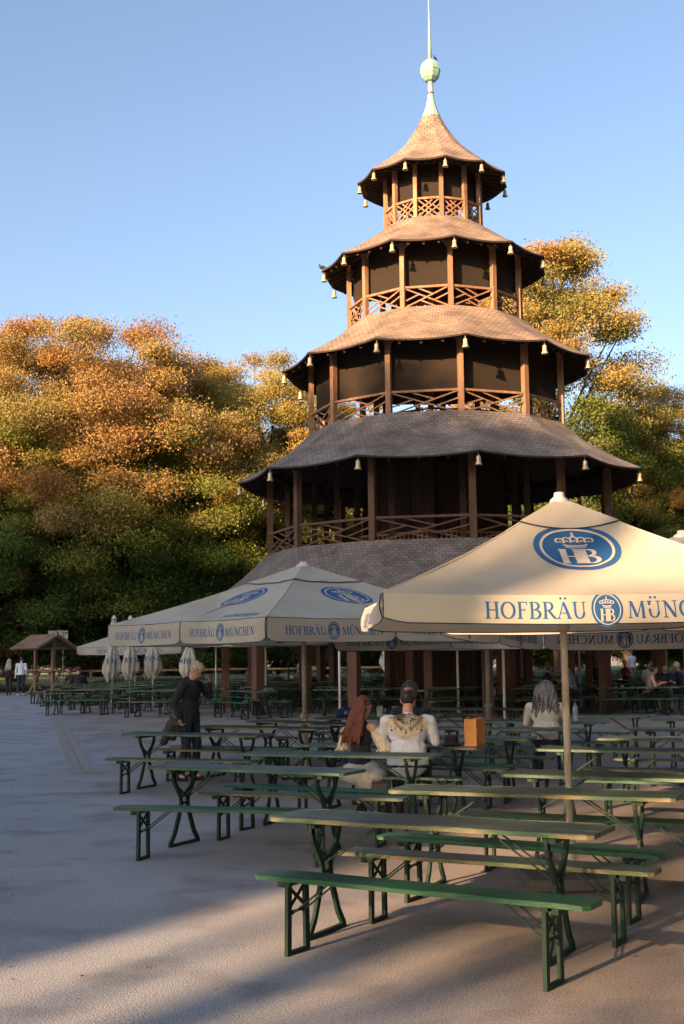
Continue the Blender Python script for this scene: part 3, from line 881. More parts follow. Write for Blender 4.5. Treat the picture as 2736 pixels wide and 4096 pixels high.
# closed umbrellas, cloth gathered and tied
def closed_umbrella(x, y, h, zt, label, lean=0, seed=0, zb=None):
    zb = gz(x, y) if zb is None else zb
    r_ = empty('closed_umbrella', (x, y, zb), label=label, cat='closed umbrella', group='closed umbrellas tied round their poles')
    rnd = random.Random(seed)
    prof = [(0, .05), (.06, .09), (.20, .15), (.34, .17), (.44, .13), (.50, .12), (.56, .18), (.74, .27), (.88, .27), (1, .12)]
    n = 40; lob = [rnd.uniform(.7, 1.3) for _ in range(9)]
    def fn(u, v):
        z = zt-v*h
        s_ = v*(len(prof)-1)
        for i in range(len(prof)-1):
            if prof[i][0] <= v <= prof[i+1][0]:
                g = (v-prof[i][0])/(prof[i+1][0]-prof[i][0]); rr = prof[i][1]*(1-g)+prof[i+1][1]*g
        a = 2*math.pi*u
        f = math.sin(a*8+v*3)*.13+math.sin(a*5-v*7+seed)*.14*v+math.sin(a*3+seed)*.12*v
        if v > .9: z += .10*math.sin(a*4+seed)*(v-.9)*10
        rr *= (1+1.25*f)
        return Vector((rr*math.cos(a)+lean*v, rr*math.sin(a), z))
    m = MB(); m.grid(fn, n, 26); cl = m.build('cover', M['canvas'], r_, smooth=True)
    m = MB(); m.tube([fn(i/24, .485)*1.0+Vector((0, 0, 0)) for i in range(25)], .012, 5); m.build('strap', M['cream'], cl)
    m = MB()
    f2 = lambda x, y, o: (lambda p: p+Vector((p.x, p.y, 0)).normalized()*(o+.012))(fn((.75+x/1.25) % 1.0, .74-y/h))
    put_text(m, 'MÜNC' if seed % 2 else 'CHEN', .17, 0, 0, f2, center=True)
    m.build('lettering', M['blue'], cl)
    m = MB(); m.tube([(lean*.5, 0, 0), (0, 0, zt+.02)], .035, 10); m.build('pole', M['polegrey'], r_)
    m = MB(); m.lathe([(.10, zt-.03), (.09, zt+.02), (.05, zt+.05), (.04, zt+.10), (.02, zt+.11)], 12); m.build('cap', M['capw'], r_, smooth=True)
    return r_
closed_umbrella(-8.12, 44.6, 2.15, 3.1, 'leftmost closed cream umbrella with gathered cloth leaning against its neighbour', -.12, 1)
closed_umbrella(-7.95, 47.0, 2.2, 3.15, 'closed cream umbrella standing just right of the leftmost one', .0, 2)
closed_umbrella(-6.95, 46.0, 2.2, 3.2, 'closed cream umbrella left of the man in the black hoodie', .0, 3)
closed_umbrella(-5.25, 43.0, 2.1, 3.05, 'closed cream umbrella directly behind the head of the man in the black hoodie', .0, 4)
closed_umbrella(2.0, 58.0, 2.0, 2.95, 'small far closed umbrella seen between the sunlit tower columns', .0, 5)
closed_umbrella(-1.95, 62.0, 1.8, 2.5, 'far closed umbrella behind the dark columns left of the sunlit one', .0, 6)
# ---------------------------------------------------------------- beer tables and benches
def plank(L, W, T, z, seed):
    """a board with clipped corners and slightly worn edge; material 0 top paint, 1 edge"""
    m = MB(); c = .035; rnd = random.Random(seed)
    out = [(-L/2, -W/2+c), (-L/2+c, -W/2), (L/2-c, -W/2), (L/2, -W/2+c), (L/2, W/2-c), (L/2-c, W/2), (-L/2+c, W/2), (-L/2, W/2-c)]
    n = 24
    loop = []
    for i in range(8):
        a = out[i]; b = out[(i+1) % 8]
        k = n if abs(a[0]-b[0]) > 1 else 1
        for j in range(k):
            f = j/k
            loop.append((a[0]+(b[0]-a[0])*f, a[1]+(b[1]-a[1])*f))
    N = len(loop)
    rz = [rnd.uniform(-.0022, .0022) for _ in loop]
    top = [(x*.998, y*(1-.006/W), z+r) for (x, y), r in zip(loop, rz)]
    mid = [(x, y, z-.005) for x, y in loop]
    bot = [(x, y, z-T) for x, y in loop]
    m.add(top+mid+bot, [tuple(range(N))], 0)
    b = len(m.v)-3*N
    for i in range(N):
        j = (i+1) % N
        m.f.append((b+i, b+N+i, b+N+j, b+j)); m.mi.append(0)
        m.f.append((b+N+i, b+2*N+i, b+2*N+j, b+N+j)); m.mi.append(1)
    m.f.append(tuple(b+2*N+i for i in reversed(range(N)))); m.mi.append(0)
    return m

def table_frame(x, s):
    """one folding trestle: flared legs crossing at a narrow waist, foot bar on the ground. s=+1/-1 end"""
    m = MB(); w, d = .042, .024
    for q in (-1, 1):
        m.bar((x, q*.19, .725), (x, q*.19, .66), w, d, upv=(1, 0, 0))
        pts = [(x, q*.19, .70), (x, q*.17, .62), (x, q*.085, .50), (x, q*.052, .44), (x, q*.058, .36), (x, q*.16, .12), (x, q*.235, .02)]
        for a, b in zip(pts[:-1], pts[1:]): m.bar(a, b, w, d, upv=(1, 0, 0))
    m.bar((x, -.25, .014), (x, .25, .014), .028, .028)
    m.bar((x, -.16, .60), (x, .07, .43), .012, .02, upv=(1, 0, 0)); m.bar((x, .16, .60), (x, -.07, .43), .012, .02, upv=(1, 0, 0))
    m.bar((x, -.20, .715), (x, .20, .715), .05, .03)
    m.bar((x, -.06, .40), (x, .06, .40), .02, .02)
    return m
def bench_frame(x, s):
    m = MB(); w, d = .044, .024
    for q in (-1, 1):
        m.bar((x, q*.095, .43), (x, q*.105, .0), w, d, upv=(1, 0, 0))
    m.bar((x, -.115, .012), (x, .115, .012), .026, .024)
    m.bar((x, -.12, .432), (x, .12, .432), .05, .028)
    m.bar((x+.006, -.09, .40), (x+.006, .09, .27), .022, .008, upv=(1, 0, 0)); m.bar((x-.006, .09, .40), (x-.006, -.09, .27), .022, .008, upv=(1, 0, 0))
    m.bar((x, -.10, .255), (x, .10, .255), .014, .014)
    return m
def make_table(seed, topm='greentop', edgem='edgewood'):
    root = empty('beer_table')
    plank(2.2, .50, .028, .765, seed).build('table_top', [M[topm], M[edgem]], root)
    for s in (-1, 1):
        x = s*.80
        f = table_frame(x, s).build('leg_frame', M['steel'], root)
        m = MB()
        for q in (-1, 1):
            m.bar((x, q*.05, .45), (x-s*.42, q*.055, .725), .009, .010)
        m.build('brace', M['steel'], f)
        m = MB(); m.box((x+s*.04, 0, .723), (.045, .42, .05)); m.build('cleat', M['edgewood' if seed % 2 else 'steel'], root)
    return root
def make_bench(seed, topm='greenbench', edgem='greenbench'):
    root = empty('beer_bench')
    plank(2.2, .25, .028, .47, seed).build('seat', [M[topm], M[edgem]], root)
    for s in (-1, 1):
        x = s*.84
        f = bench_frame(x, s).build('leg_frame', M['steel'], root)
        m = MB()
        for q in (-1, 1):
            m.bar((x, q*.06, .24), (x-s*.26, q*.06, .435), .009, .010)
        m.build('brace', M['steel'], f)
        m = MB(); m.box((x+s*.06, 0, .425), (.04, .2, .045)); m.build('cleat', M['steel'], root)
    return root
tabs = [make_table(1), make_table(2, 'greentop', 'edgewood'), make_table(3, 'greentop', 'green')]
bens = [make_bench(4), make_bench(5, 'greentop', 'edgewood'), make_bench(6, 'greenbench', 'green')]
used = set()
def place(kind, var, x, y, th, label, group):
    src = (tabs if kind == 't' else bens)[var]
    if src.name in used: o = copy_tree(src)
    else: o = src; used.add(src.name)
    o.location = (x, y, gz(x, y)); o.rotation_euler = (R(0), 0, th)
    tag(o, label, 'table' if kind == 't' else 'bench', group)
    return o
GT = 'folding green beer tables'; GB = 'folding green beer benches'
near = [
 ('b', 0, .41, 7.56, -.545, 'glossy green bench nearest the camera, in front of everything'),
 ('t', 1, .57, 8.15, -.491, 'nearest green table with worn bare wooden edge, in front of the umbrella slab'),
 ('b', 1, .96, 8.51, -.479, 'bench with pale worn front edge right behind the nearest table'),
 ('b', 0, 1.22, 9.18, -.538, 'green bench in front of the umbrella base, second behind the nearest table'),
 ('t', 1, 1.44, 9.84, -.378, 'long worn table in front of the near umbrella pole'),
 ('b', 0, 1.98, 10.55, -.44, 'green bench just right of the near umbrella pole at the right edge'),
 ('t', 2, 2.46, 11.0, -.44, 'green table partly hidden behind the near umbrella pole'),
 ('b', 0, -1.04, 11.47, -.274, 'nearest bench of the left group, jutting over the open square'),
 ('t', 2, -.88, 12.21, -.487, 'nearest table of the left group, behind its front bench'),
 ('b', 1, -.45, 12.58, -.378, 'bench behind the nearest left table, lower of a pair'),
 ('b', 0, -.33, 13.15, -.547, 'bench behind the nearest left table, further of a pair'),
 ('b', 1, -2.20, 17.03, -.349, 'leftmost bench of the near tables with open square to its left'),
 ('t', 2, -2.07, 17.73, -.405, 'leftmost table of the near tables, in front of the man in the hoodie'),
 ('b', 1, -1.82, 18.67, -.40, 'bench behind the leftmost near table'),
 ('b', 2, -1.66, 19.27, -.40, 'bench crossing the legs of the man in the hoodie'),
 ('t', 2, -.05, 13.82, -.351, 'table in front of the seated couple, its right end below the white shirt'),
 ('t', 1, -1.28, 19.24, -.489, 'table whose left end touches the trousers of the man in the hoodie'),
 ('t', 1, -.68, 20.53, -.735, 'table at the foot of the grey pole of the wide left umbrella'),
 ('b', 2, .29, 14.42, -.363, 'bench on which the red-haired woman and the man in the white shirt sit'),
 ('t', 1, .57, 15.03, -.40, 'table with the paper bag and the dark hat'),
 ('t', 1, 2.46, 24.5, -.40, 'table at the foot of the grey pole behind the paper bag'),
 ('t', 1, 1.43, 22.86, -.40, 'table just behind the shoulder of the man in the white shirt'),
 ('b', 2, 2.47, 25.49, -.40, 'bench behind the paper bag left of the grey-haired woman'),
 ('t', 1, 2.31, 18.12, -.40, 'table in front of the grey-haired woman, crossing her waist'),
 ('t', 1, 1.35, 16.42, -.40, 'table right behind the paper bag'),
 ('b', 0, 1.20, 15.96, -.40, 'bench running right from under the paper bag table, further one'),
 ('b', 1, .91, 15.46, -.40, 'bench under the paper bag table, nearer one'),
 ('b', 0, 1.72, 17.04, -.40, 'bench between the paper bag and the near umbrella pole'),
 ('t', 2, 3.20, 13.87, -.44, 'table with bright sunlit green edge crossing behind the near umbrella pole'),
 ('b', 1, 3.84, 14.67, -.40, 'bench with a sunlit bare wooden edge at the right'),
 ('b', 0, 3.56, 13.83-.55, -.44, 'bench with a bright sunlit green edge at the right'),
 ('t', 1, 4.21, 15.5, -.40, 'worn table at the right edge behind the sunlit benches'),
 ('b', 1, 4.48, 15.95, -.40, 'worn bench at the right edge half under a table'),
 ('t', 1, 4.98, 17.24, -.40, 'table at the right edge next to the big grey pole'),
 ('t', 2, 3.00, 19.84, -.40, 'table with the water bottle'),
 ('t', 2, 4.11, 21.51, -.40, 'table right behind the water bottle'),
 ('t', 2, 5.90, 19.73, -.40, 'table touching the big grey pole at the right edge'),
 ('b', 2, 3.79, 21.85, -.40, 'bench behind the bottle table, further one'),
 ('b', 2, 3.07, 20.11-.45, -.40, 'bench behind the grey-haired woman, nearer one'),
 ('b', 1, -.38, 20.95, -.676, 'bench left of the red-haired woman beyond the wide umbrella pole'),
 ('b', 1, .35, 22.35, -.40, 'further bench left of the red-haired woman'),
 ('t', 2, .58, 21.55, -.40, 'table with the blue bag, left of the red-haired woman'),
 ('b', 2, 2.0, 18.75, -.40, 'bench on which the grey-haired woman sits'),
 ('b', 1, 5.7, 16.6, -.40, 'bench cut by the right edge below the big grey pole'),
 ('b', 0, 4.6, 13.1, -.44, 'bench at the right edge behind the near umbrella'),
 ('b', 1, 3.6, 9.0, -.44, 'bench cut by the right edge near the umbrella base'),
]
for k, v, x, y, th, lab in near:
    place(k, v, x, y, th, lab, GT if k == 't' else GB)

# the crowded rows further back
rnd = random.Random(11)
_ct = Vector((TX, TY))
def blocked(x, y):
    d = math.hypot(x-TX, y-TY)
    return d < 3.4
cnt = 0
zone_words = [('left of the tower', -99, -4.2), ('left of the tower entrance', -4.2, .2), ('under the tower roof', .2, 6.8), ('right of the tower', 6.8, 99)]
dirv = Vector((math.cos(-.38), math.sin(-.38))); nrm = Vector((.38*.96, .93)).normalized(); nrm = Vector((-dirv.y, dirv.x))
rows = []
for i in range(-9, 12):
    for j in range(0, 16):
        # rows start along the far side of the aisle and run back
        x = i*2.75+rnd.uniform(-.25, .25)+((j % 2)*.9)
        front = 34.3-.62*x if x < -3.4 else (36.4-.1*(x+3.4) if x < 9 else 34)
        front = max(33.0, min(front, 47.5))
        y = front+j*1.75+rnd.uniform(-.12, .12)
        if y > 60 or blocked(x, y): continue
        if x/y < -.228 or x/y > .29: continue
        if x < -11.3: continue
        th = rnd.gauss(-.18, .10)
        under = math.hypot(x-TX, y-TY) < 9.5
        if under and rnd.random() < .35: th += rnd.choice([.9, -.8, 1.3])
        # stay clear of columns
        bad = False
        for kk in range(12):
            cpt = tp(6.5, kk, 0); 
            if math.hypot(x-TX-cpt.x, y-TY-cpt.y) < .6: bad = True
        if bad: y += .75
        rows.append((x, y, th))
for (x, y, th) in rows:
    w = [a for a, lo, hi in zone_words if lo <= x < hi][0]
    dep = 'in the front rows' if y < 39 else ('in the middle rows' if y < 47 else 'in the back rows')
    n = Vector((-math.sin(th), math.cos(th)))
    place('t', rnd.choice([0, 1, 2]), x, y, th, 'green folding table %s %s' % (dep, w), 'tables %s %s' % (dep, w))
    for s in (-1, 1):
        if rnd.random() < .94:
            q = rnd.uniform(-.12, .12)
            place('b', rnd.choice([0, 1, 2]), x+n.x*s*.55+q, y+n.y*s*.55, th+rnd.gauss(0, .03), 'green folding bench %s %s' % (dep, w), 'benches %s %s' % (dep, w))
print('far tables', len(rows))
# ---------------------------------------------------------------- people
def cap_mesh(m, p0, p1, r0, r1, n=12, flat=None):
    p0 = Vector(p0); p1 = Vector(p1)
    d = p1-p0; L = d.length
    z = d/L if L > 1e-6 else Vector((0, 0, 1))
    u = Vector((1, 0, 0)) if abs(z.x) < .9 else Vector((0, 1, 0))
    x = (u-z*u.dot(z)).normalized(); y = z.cross(x)
    prof = []
    for i in range(1, 5):
        a = -math.pi/2+math.pi/2*i/4; prof.append((r0*math.cos(a), r0*math.sin(a)))
    for i in range(0, 4):
        a = math.pi/2*i/4; prof.append((r1*math.cos(a), L+r1*math.sin(a)))
    vs = [p0+x*(r*math.cos(2*math.pi*k/n))+y*(r*math.sin(2*math.pi*k/n))+z*h for r, h in prof for k in range(n)]
    vs += [p0-z*r0, p0+z*(L+r1)]
    fs = [(i*n+k, i*n+(k+1) % n, (i+1)*n+(k+1) % n, (i+1)*n+k) for i in range(len(prof)-1) for k in range(n)]
    b = len(prof)*n
    fs += [(b, (k+1) % n, k) for k in range(n)]+[(b+1, (len(prof)-1)*n+k, (len(prof)-1)*n+(k+1) % n) for k in range(n)]
    m.add(vs, fs)
def ell(m, c, r, B=None, n=14):
    c = Vector(c)
    B = B or Matrix.Identity(3)
    vs = []; k2 = 9
    for i in range(1, k2):
        a = -math.pi/2+math.pi*i/k2
        for k in range(n):
            t = 2*math.pi*k/n
            vs.append(c+B @ Vector((r[0]*math.cos(a)*math.cos(t), r[1]*math.cos(a)*math.sin(t), r[2]*math.sin(a))))
    vs += [c+B @ Vector((0, 0, -r[2])), c+B @ Vector((0, 0, r[2]))]
    fs = [(i*n+k, i*n+(k+1) % n, (i+1)*n+(k+1) % n, (i+1)*n+k) for i in range(k2-2) for k in range(n)]
    b = (k2-1)*n
    fs += [(b, (k+1) % n, k) for k in range(n)]+[(b+1, (k2-2)*n+k, (k2-2)*n+(k+1) % n) for k in range(n)]
    m.add(vs, fs)
def organic(m, name, material, parent, voxel, smooth=2):
    o = m.build(name, material, parent)
    md = o.modifiers.new('remesh', 'REMESH'); md.mode = 'VOXEL'; md.voxel_size = voxel; md.use_smooth_shade = True
    if smooth:
        sm = o.modifiers.new('smooth', 'SMOOTH'); sm.factor = .5; sm.iterations = smooth
    return o
def wrinkle(o, strength=.012, size=.09):
    t = bpy.data.textures.get('folds%.3f' % size) or bpy.data.textures.new('folds%.3f' % size, 'CLOUDS'); t.noise_scale = size; t.noise_depth = 2
    d = o.modifiers.new('folds', 'DISPLACE'); d.texture = t; d.strength = strength; d.mid_level = .5; d.texture_coords = 'LOCAL'

def hand(m, wrist, dirn, side, curl=.6, palmn=None):
    """palm, four bent fingers of different length, thumb from the side"""
    w = Vector(wrist); d = Vector(dirn).normalized()
    pn = Vector(palmn) if palmn is not None else Vector((0, 1, 0))
    pn = (pn-d*pn.dot(d)).normalized()
    acr = d.cross(pn)*side
    B = Matrix((acr, pn, d)).transposed()
    ell(m, w+d*.045, (.042, .018, .052), B, 10)
    for i, (off, ln) in enumerate(((-.030, .062), (-.010, .075), (.010, .078), (.029, .070))):
        b = w+d*.082+acr*off
        d1 = (d*math.cos(curl*.8)+pn*math.sin(curl*.8)); d2 = (d*math.cos(curl*2.0)+pn*math.sin(curl*2.0))
        k = b+d1*ln*.5
        cap_mesh(m, b-d*.012, k, .0095, .009, 8); cap_mesh(m, k, k+d2*ln*.5, .009, .0075, 8)
    t0 = w+d*.025+acr*.034; t1 = t0+(acr*.6+d*.6+pn*.35).normalized()*.038; t2 = t1+(d*.8+pn*.6-acr*.1).normalized()*.030
    cap_mesh(m, t0, t1, .013, .0105, 8); cap_mesh(m, t1, t2, .0105, .009, 8)

def person(label, x, y, rz, pose, s=1.0, skin='skin', top='black', bottom='jeans', shoe='black', hair=None, hairm='hair_dark', vox=.014, sleeve='long', z0=None, build=1.0, extra=None, cat='person', group=None, hood=False, face=True, collar=False, skirt=None, shirt_long=0):
    z0 = gz(x, y) if z0 is None else z0
    pel = Vector(pose['pelvis']); lean = R(pose.get('lean', 0)); side = R(pose.get('side', 0)); tw = R(pose.get('twist', 0))
    S = Vector((math.sin(side), math.sin(lean), math.cos(lean)*math.cos(side))).normalized()
    X = Vector((math.cos(tw), math.sin(tw), 0)); X = (X-S*X.dot(S)).normalized(); Y = S.cross(X)
    B = Matrix((X, Y, S)).transposed()
    chest = pel+S*.31; neck = pel+S*.50
    hp, hy, hr = [R(a) for a in pose.get('head', (0, 0, 0))]
    HB = B @ Matrix.Rotation(hy, 3, 'Z') @ Matrix.Rotation(-hp, 3, 'X') @ Matrix.Rotation(hr, 3, 'Y')
    hc = neck+S*.055+HB @ Vector((0, .018, .115))
    H_ = lambda a, b, c: hc+HB @ Vector((a, b, c))
    bw = build
    shd = {q: pel+S*.435+X*q*.165*bw for q in (-1, 1)}
    arms = {-1: pose['armL'], 1: pose['armR']}
    hips = {q: pel+X*q*.09-Vector((0, 0, .02)) for q in (-1, 1)}
    legs = {-1: pose['legL'], 1: pose['legR']}
    # body
    m = MB()
    ell(m, H_(0, 0, .018), (.074, .092, .098), HB); ell(m, H_(0, .022, -.045), (.055, .065, .072), HB)
    ell(m, H_(0, .095, -.015), (.013, .018, .026), HB, 8)      # nose
    ell(m, H_(0, .082, -.062), (.026, .012, .012), HB, 8)      # mouth
    for q in (-1, 1):
        ell(m, H_(q*.077, -.005, -.005), (.009, .018, .032), HB, 8)
        ell(m, H_(q*.032, .083, .026), (.022, .010, .007), HB, 8)  # brow
    cap_mesh(m, neck-S*.03, H_(0, -.015, -.05), .056*bw**.5, .052)
    ell(m, chest+S*.02, (.145*bw, .095*bw, .17), B); ell(m, pel+S*.14, (.12*bw, .085*bw, .14), B); ell(m, pel, (.145*bw, .10*bw, .11), B)
    for q in (-1, 1):
        e, w_ = Vector(arms[q][0]), Vector(arms[q][1])
        cap_mesh(m, shd[q]-X*q*.03, shd[q], .05, .048); cap_mesh(m, shd[q], e, .045, .036); cap_mesh(m, e, w_, .037, .026)
        hd = Vector(arms[q][2]) if len(arms[q]) > 2 else (w_-e)
        hand(m, w_, hd, q, pose.get('curl', .55), arms[q][3] if len(arms[q]) > 3 else None)
        k, a = Vector(legs[q][0]), Vector(legs[q][1])
        cap_mesh(m, hips[q], k, .078, .054); cap_mesh(m, k, a, .052, .038); cap_mesh(m, a, a+Vector((0, .10, -.04)), .036, .03)
    body = organic(m, 'person', M[skin], None, vox)
    body.location = (x, y, z0); body.rotation_euler = (0, 0, rz); body.scale = (s, s, s)
    tag(body, label, cat, group)
    # eyes
    if face:
        m = MB()
        for q in (-1, 1): ell(m, H_(q*.031, .081, .008), (.011, .007, .006), HB, 8)
        m.build('eyes', M['hair_dark'], body, smooth=True)
    # top
    if top:
        m = MB(); g = .016
        ell(m, chest+S*.03, ((.158)*bw, .11*bw, .18), B); ell(m, pel+S*.15, (.142*bw, .108*bw, .16), B); ell(m, pel+S*.02, (.162*bw, .122*bw, .10+shirt_long), B)
        for q in (-1, 1):
            e, w_ = Vector(arms[q][0]), Vector(arms[q][1])
            if sleeve != 'none':
                cap_mesh(m, shd[q]-X*q*.05+S*.012, shd[q], .058*bw**.5, .064*bw**.5)
                if sleeve == 'short': cap_mesh(m, shd[q], shd[q].lerp(e, .62), .064*bw**.5, .060)
                else:
                    cap_mesh(m, shd[q], e, .063*bw**.5, .052); cap_mesh(m, e, w_.lerp(e, .06), .052, .038)
        cap_mesh(m, neck-S*.05, neck-S*.015, .075, .066)
        if hood:
            ell(m, neck-Y*.075-S*.01, (.10, .07, .075), B); cap_mesh(m, neck+Y*.04-S*.05, neck-Y*.03, .07, .08)
        if extra: extra(m, dict(pel=pel, S=S, X=X, Y=Y, B=B, neck=neck, chest=chest, shd=shd, arms=arms, hc=hc, HB=HB))
        sh = organic(m, 'shirt', M[top], body, vox); wrinkle(sh, .016 if vox < .016 else .02)
        if collar:
            m = MB(); cap_mesh(m, neck-S*.03, neck+S*.018, .070, .062); organic(m, 'collar', M[top], sh, vox)
    # trousers or skirt
    if bottom:
        m = MB()
        ell(m, pel-S*.02, (.158*bw, .118*bw, .10), B)
        for q in (-1, 1):
            k, a = Vector(legs[q][0]), Vector(legs[q][1])
            cap_mesh(m, hips[q], k, .092*bw**.5, .068)
            if skirt is None: cap_mesh(m, k, a.lerp(k, .10), .066, .052)
        if skirt:
            for c, r_ in skirt: ell(m, c, r_)
        tr_ = organic(m, 'skirt' if skirt else 'trousers', M[bottom], body, vox); wrinkle(tr_, .012)
    for q in (-1, 1):
        k, a = Vector(legs[q][0]), Vector(legs[q][1])
        m = MB(); f = pose.get('foot', {}).get(q, (0, 1, 0)); f = Vector(f).normalized()
        cap_mesh(m, a-f*.03+Vector((0, 0, -.045)), a+f*.13+Vector((0, 0, -.055)), .042, .034); cap_mesh(m, a+Vector((0, 0, -.03)), a+Vector((0, 0, .01)), .046, .044)
        organic(m, 'shoe', M[shoe], body, max(vox, .012))
    # hair
    if hair:
        m = MB(); ell(m, H_(0, -.018, .036), (.085, .094, .098), HB)
        if hair in ('long', 'bob', 'big'): ell(m, H_(0, -.045, -.01), (.086, .078, .11), HB)
        if hair == 'mop':
            ell(m, H_(0, .02, .075), (.085, .095, .062), HB)
            rr = random.Random(5)
            for i in range(34):
                a = rr.uniform(0, 6.28); b_ = rr.uniform(.1, 1.2)
                p = Vector((.085*math.cos(a)*math.cos(b_), .10*math.sin(a)*math.cos(b_), .05+.09*math.sin(b_)))
                cap_mesh(m, H_(*p), H_(p.x*1.16+.008, p.y*1.12+.012, p.z-.028), .016, .007, 6)
        if hair == 'long':
            rr = random.Random(7)
            for i in range(9):
                t = (i-4)/4; cap_mesh(m, H_(t*.07, -.055-.02*(1-t*t), 0), neck-S*(.18+.04*math.cos(i*2))-Y*(.125)+X*(t*.115-.03), .028, .026, 8)
            for i in range(44):
                t = rr.uniform(-1, 1); ln = rr.uniform(.14, .30); ph_ = rr.uniform(0, 6)
                a_ = H_(t*.08, -.07-.025*(1-t*t), rr.uniform(-.02, .07)); b_ = neck-S*ln-Y*(.15+rr.uniform(-.02, .02))+X*(t*.15-.035)
                pts_ = [a_.lerp(b_, j/5)+X*.010*math.sin(j*1.7+ph_)-Y*.012*math.sin(j*1.3+ph_) for j in range(6)]
                for j in range(5): cap_mesh(m, pts_[j], pts_[j+1], .011-.001*j, .010-.001*j, 6)
        if hair == 'big':
            rr = random.Random(8)
            for i in range(60):
                t = rr.uniform(-1, 1); ln = rr.uniform(.0, .17); ph_ = rr.uniform(0, 6)
                a_ = H_(t*.13, -.07-.06*(1-t*t), rr.uniform(-.04, .09)); b_ = neck-S*ln-Y*(.15-.03*abs(t)+rr.uniform(-.02, .03))+X*(t*.20)
                pts_ = [a_.lerp(b_, j/5)+X*.014*math.sin(j*1.7+ph_)-Y*.014*math.sin(j*1.3+ph_) for j in range(6)]
                for j in range(5): cap_mesh(m, pts_[j], pts_[j+1], .013-.0012*j, .0118-.0012*j, 6)
            for i in range(26):
                t = rr.uniform(-1, 1); dd = rr.uniform(.05, .20)
                cap_mesh(m, H_(t*.07, -.04-.03*(1-t*t), .06), neck+S*(.0-dd)-Y*(.12-.03*abs(t))+X*(t*.165), .040, .030, 8)
            ell(m, H_(0, -.04, -.03), (.145, .11, .14), HB); ell(m, H_(0, -.02, .05), (.115, .11, .11), HB)
        if hair == 'curly':
            rr = random.Random(2)
            for i in range(60):
                a = rr.uniform(0, 6.28); b_ = rr.uniform(-.2, 1.5)
                p = Vector((.095*math.cos(a)*math.cos(b_), -.02+.10*math.sin(a)*math.cos(b_), .035+.10*math.sin(b_)))
                if p.y > .05 and p.z < .07: continue
                ell(m, H_(*p), (.022, .022, .022), HB, 6)
        if hair == 'bun': ell(m, H_(0, -.07, .10), (.045, .045, .045), HB)
        hv = organic(m, 'hair', M[hairm], body, .0075 if (vox < .013 and hair in ('long', 'big', 'mop')) else min(vox, .014), 1)
        # keep the face clear
        wrinkle(hv, .014, .03)
    return body

def sit(lean=8, hz=.56, arms='table', spread=.1, head=(10, 0, 0), foot=-.05, twist=0, side=0, ax=0):
    p = dict(pelvis=(0, 0, hz), lean=lean, head=head, twist=twist, side=side)
    if arms == 'table':
        p['armL'] = ((-.26, .14, hz+.20), (-.16+ax, .36, hz+.27)); p['armR'] = ((.26, .14, hz+.20), (.16+ax, .36, hz+.27))
    elif arms == 'lap':
        p['armL'] = ((-.25, .02, hz+.17), (-.12, .22, hz+.08)); p['armR'] = ((.25, .02, hz+.17), (.12, .22, hz+.08))
    p['legL'] = ((-spread-.05, .42, hz-.03), (-spread-.05, .42+foot, .09)); p['legR'] = ((spread+.05, .42, hz-.03), (spread+.05, .42+foot, .09))
    return p

# man in the black hoodie
person('blond man in a black hoodie standing with a raised fist, holding a dark jacket', -2.32, 18.95, R(-118),
       dict(pelvis=(0, 0, .92), lean=4, head=(26, 8, 0), curl=1.15,
            armR=((.27, -.08, 1.10), (.245, .015, .885), (0, .25, -1)), armL=((-.31, .14, 1.19), (-.22, .21, 1.39), (.3, .1, .8), (.6, -.6, 0)),
            legL=((-.10, .07, .49), (-.11, .02, .09)), legR=((.10, .02, .49), (.12, -.10, .09))),
       s=1.035, top='black', bottom='jeans', hair='mop', hairm='hair_blond', vox=.011, hood=True, build=1.18, shirt_long=.04)
jm = MB()
jp = Vector((-2.56, 18.72, .94))
for a, b, r0, r1 in (((.0, 0, 0), (.10, .0, -.10), .035, .07), ((0, 0, 0), (-.07, .01, -.22), .03, .085), ((.02, 0, -.06), (-.10, .0, -.34), .06, .075), ((.06, .02, -.05), (.12, .03, -.24), .055, .06), ((.02, 0, -.1), (.03, .04, -.30), .08, .06), ((-.04, 0, -.2), (-.12, 0, -.36), .085, .06), ((.10, 0, -.08), (.19, .02, -.16), .05, .045)):
    cap_mesh(jm, jp+Vector(a), jp+Vector(b), r0*.8, r1*.8)
j = organic(jm, 'jacket', M['jacket'], None, .011); wrinkle(j, .03, .06)
tag(j, 'dark charcoal jacket hanging from the hand of the man in the black hoodie', 'jacket')
m = MB(); ell(m, (0, 0, 0), (.012, .006, .012), n=8); m.build('logo_patch', M['cream'], None).location = (-2.12, 18.80, 1.40)
lp = bpy.data.objects['logo_patch']; lp.parent = [o for o in bpy.data.objects if o.name == 'person'][0]; lp.matrix_parent_inverse = Matrix.Identity(4); lp.location = (-.085, .155, 1.235)

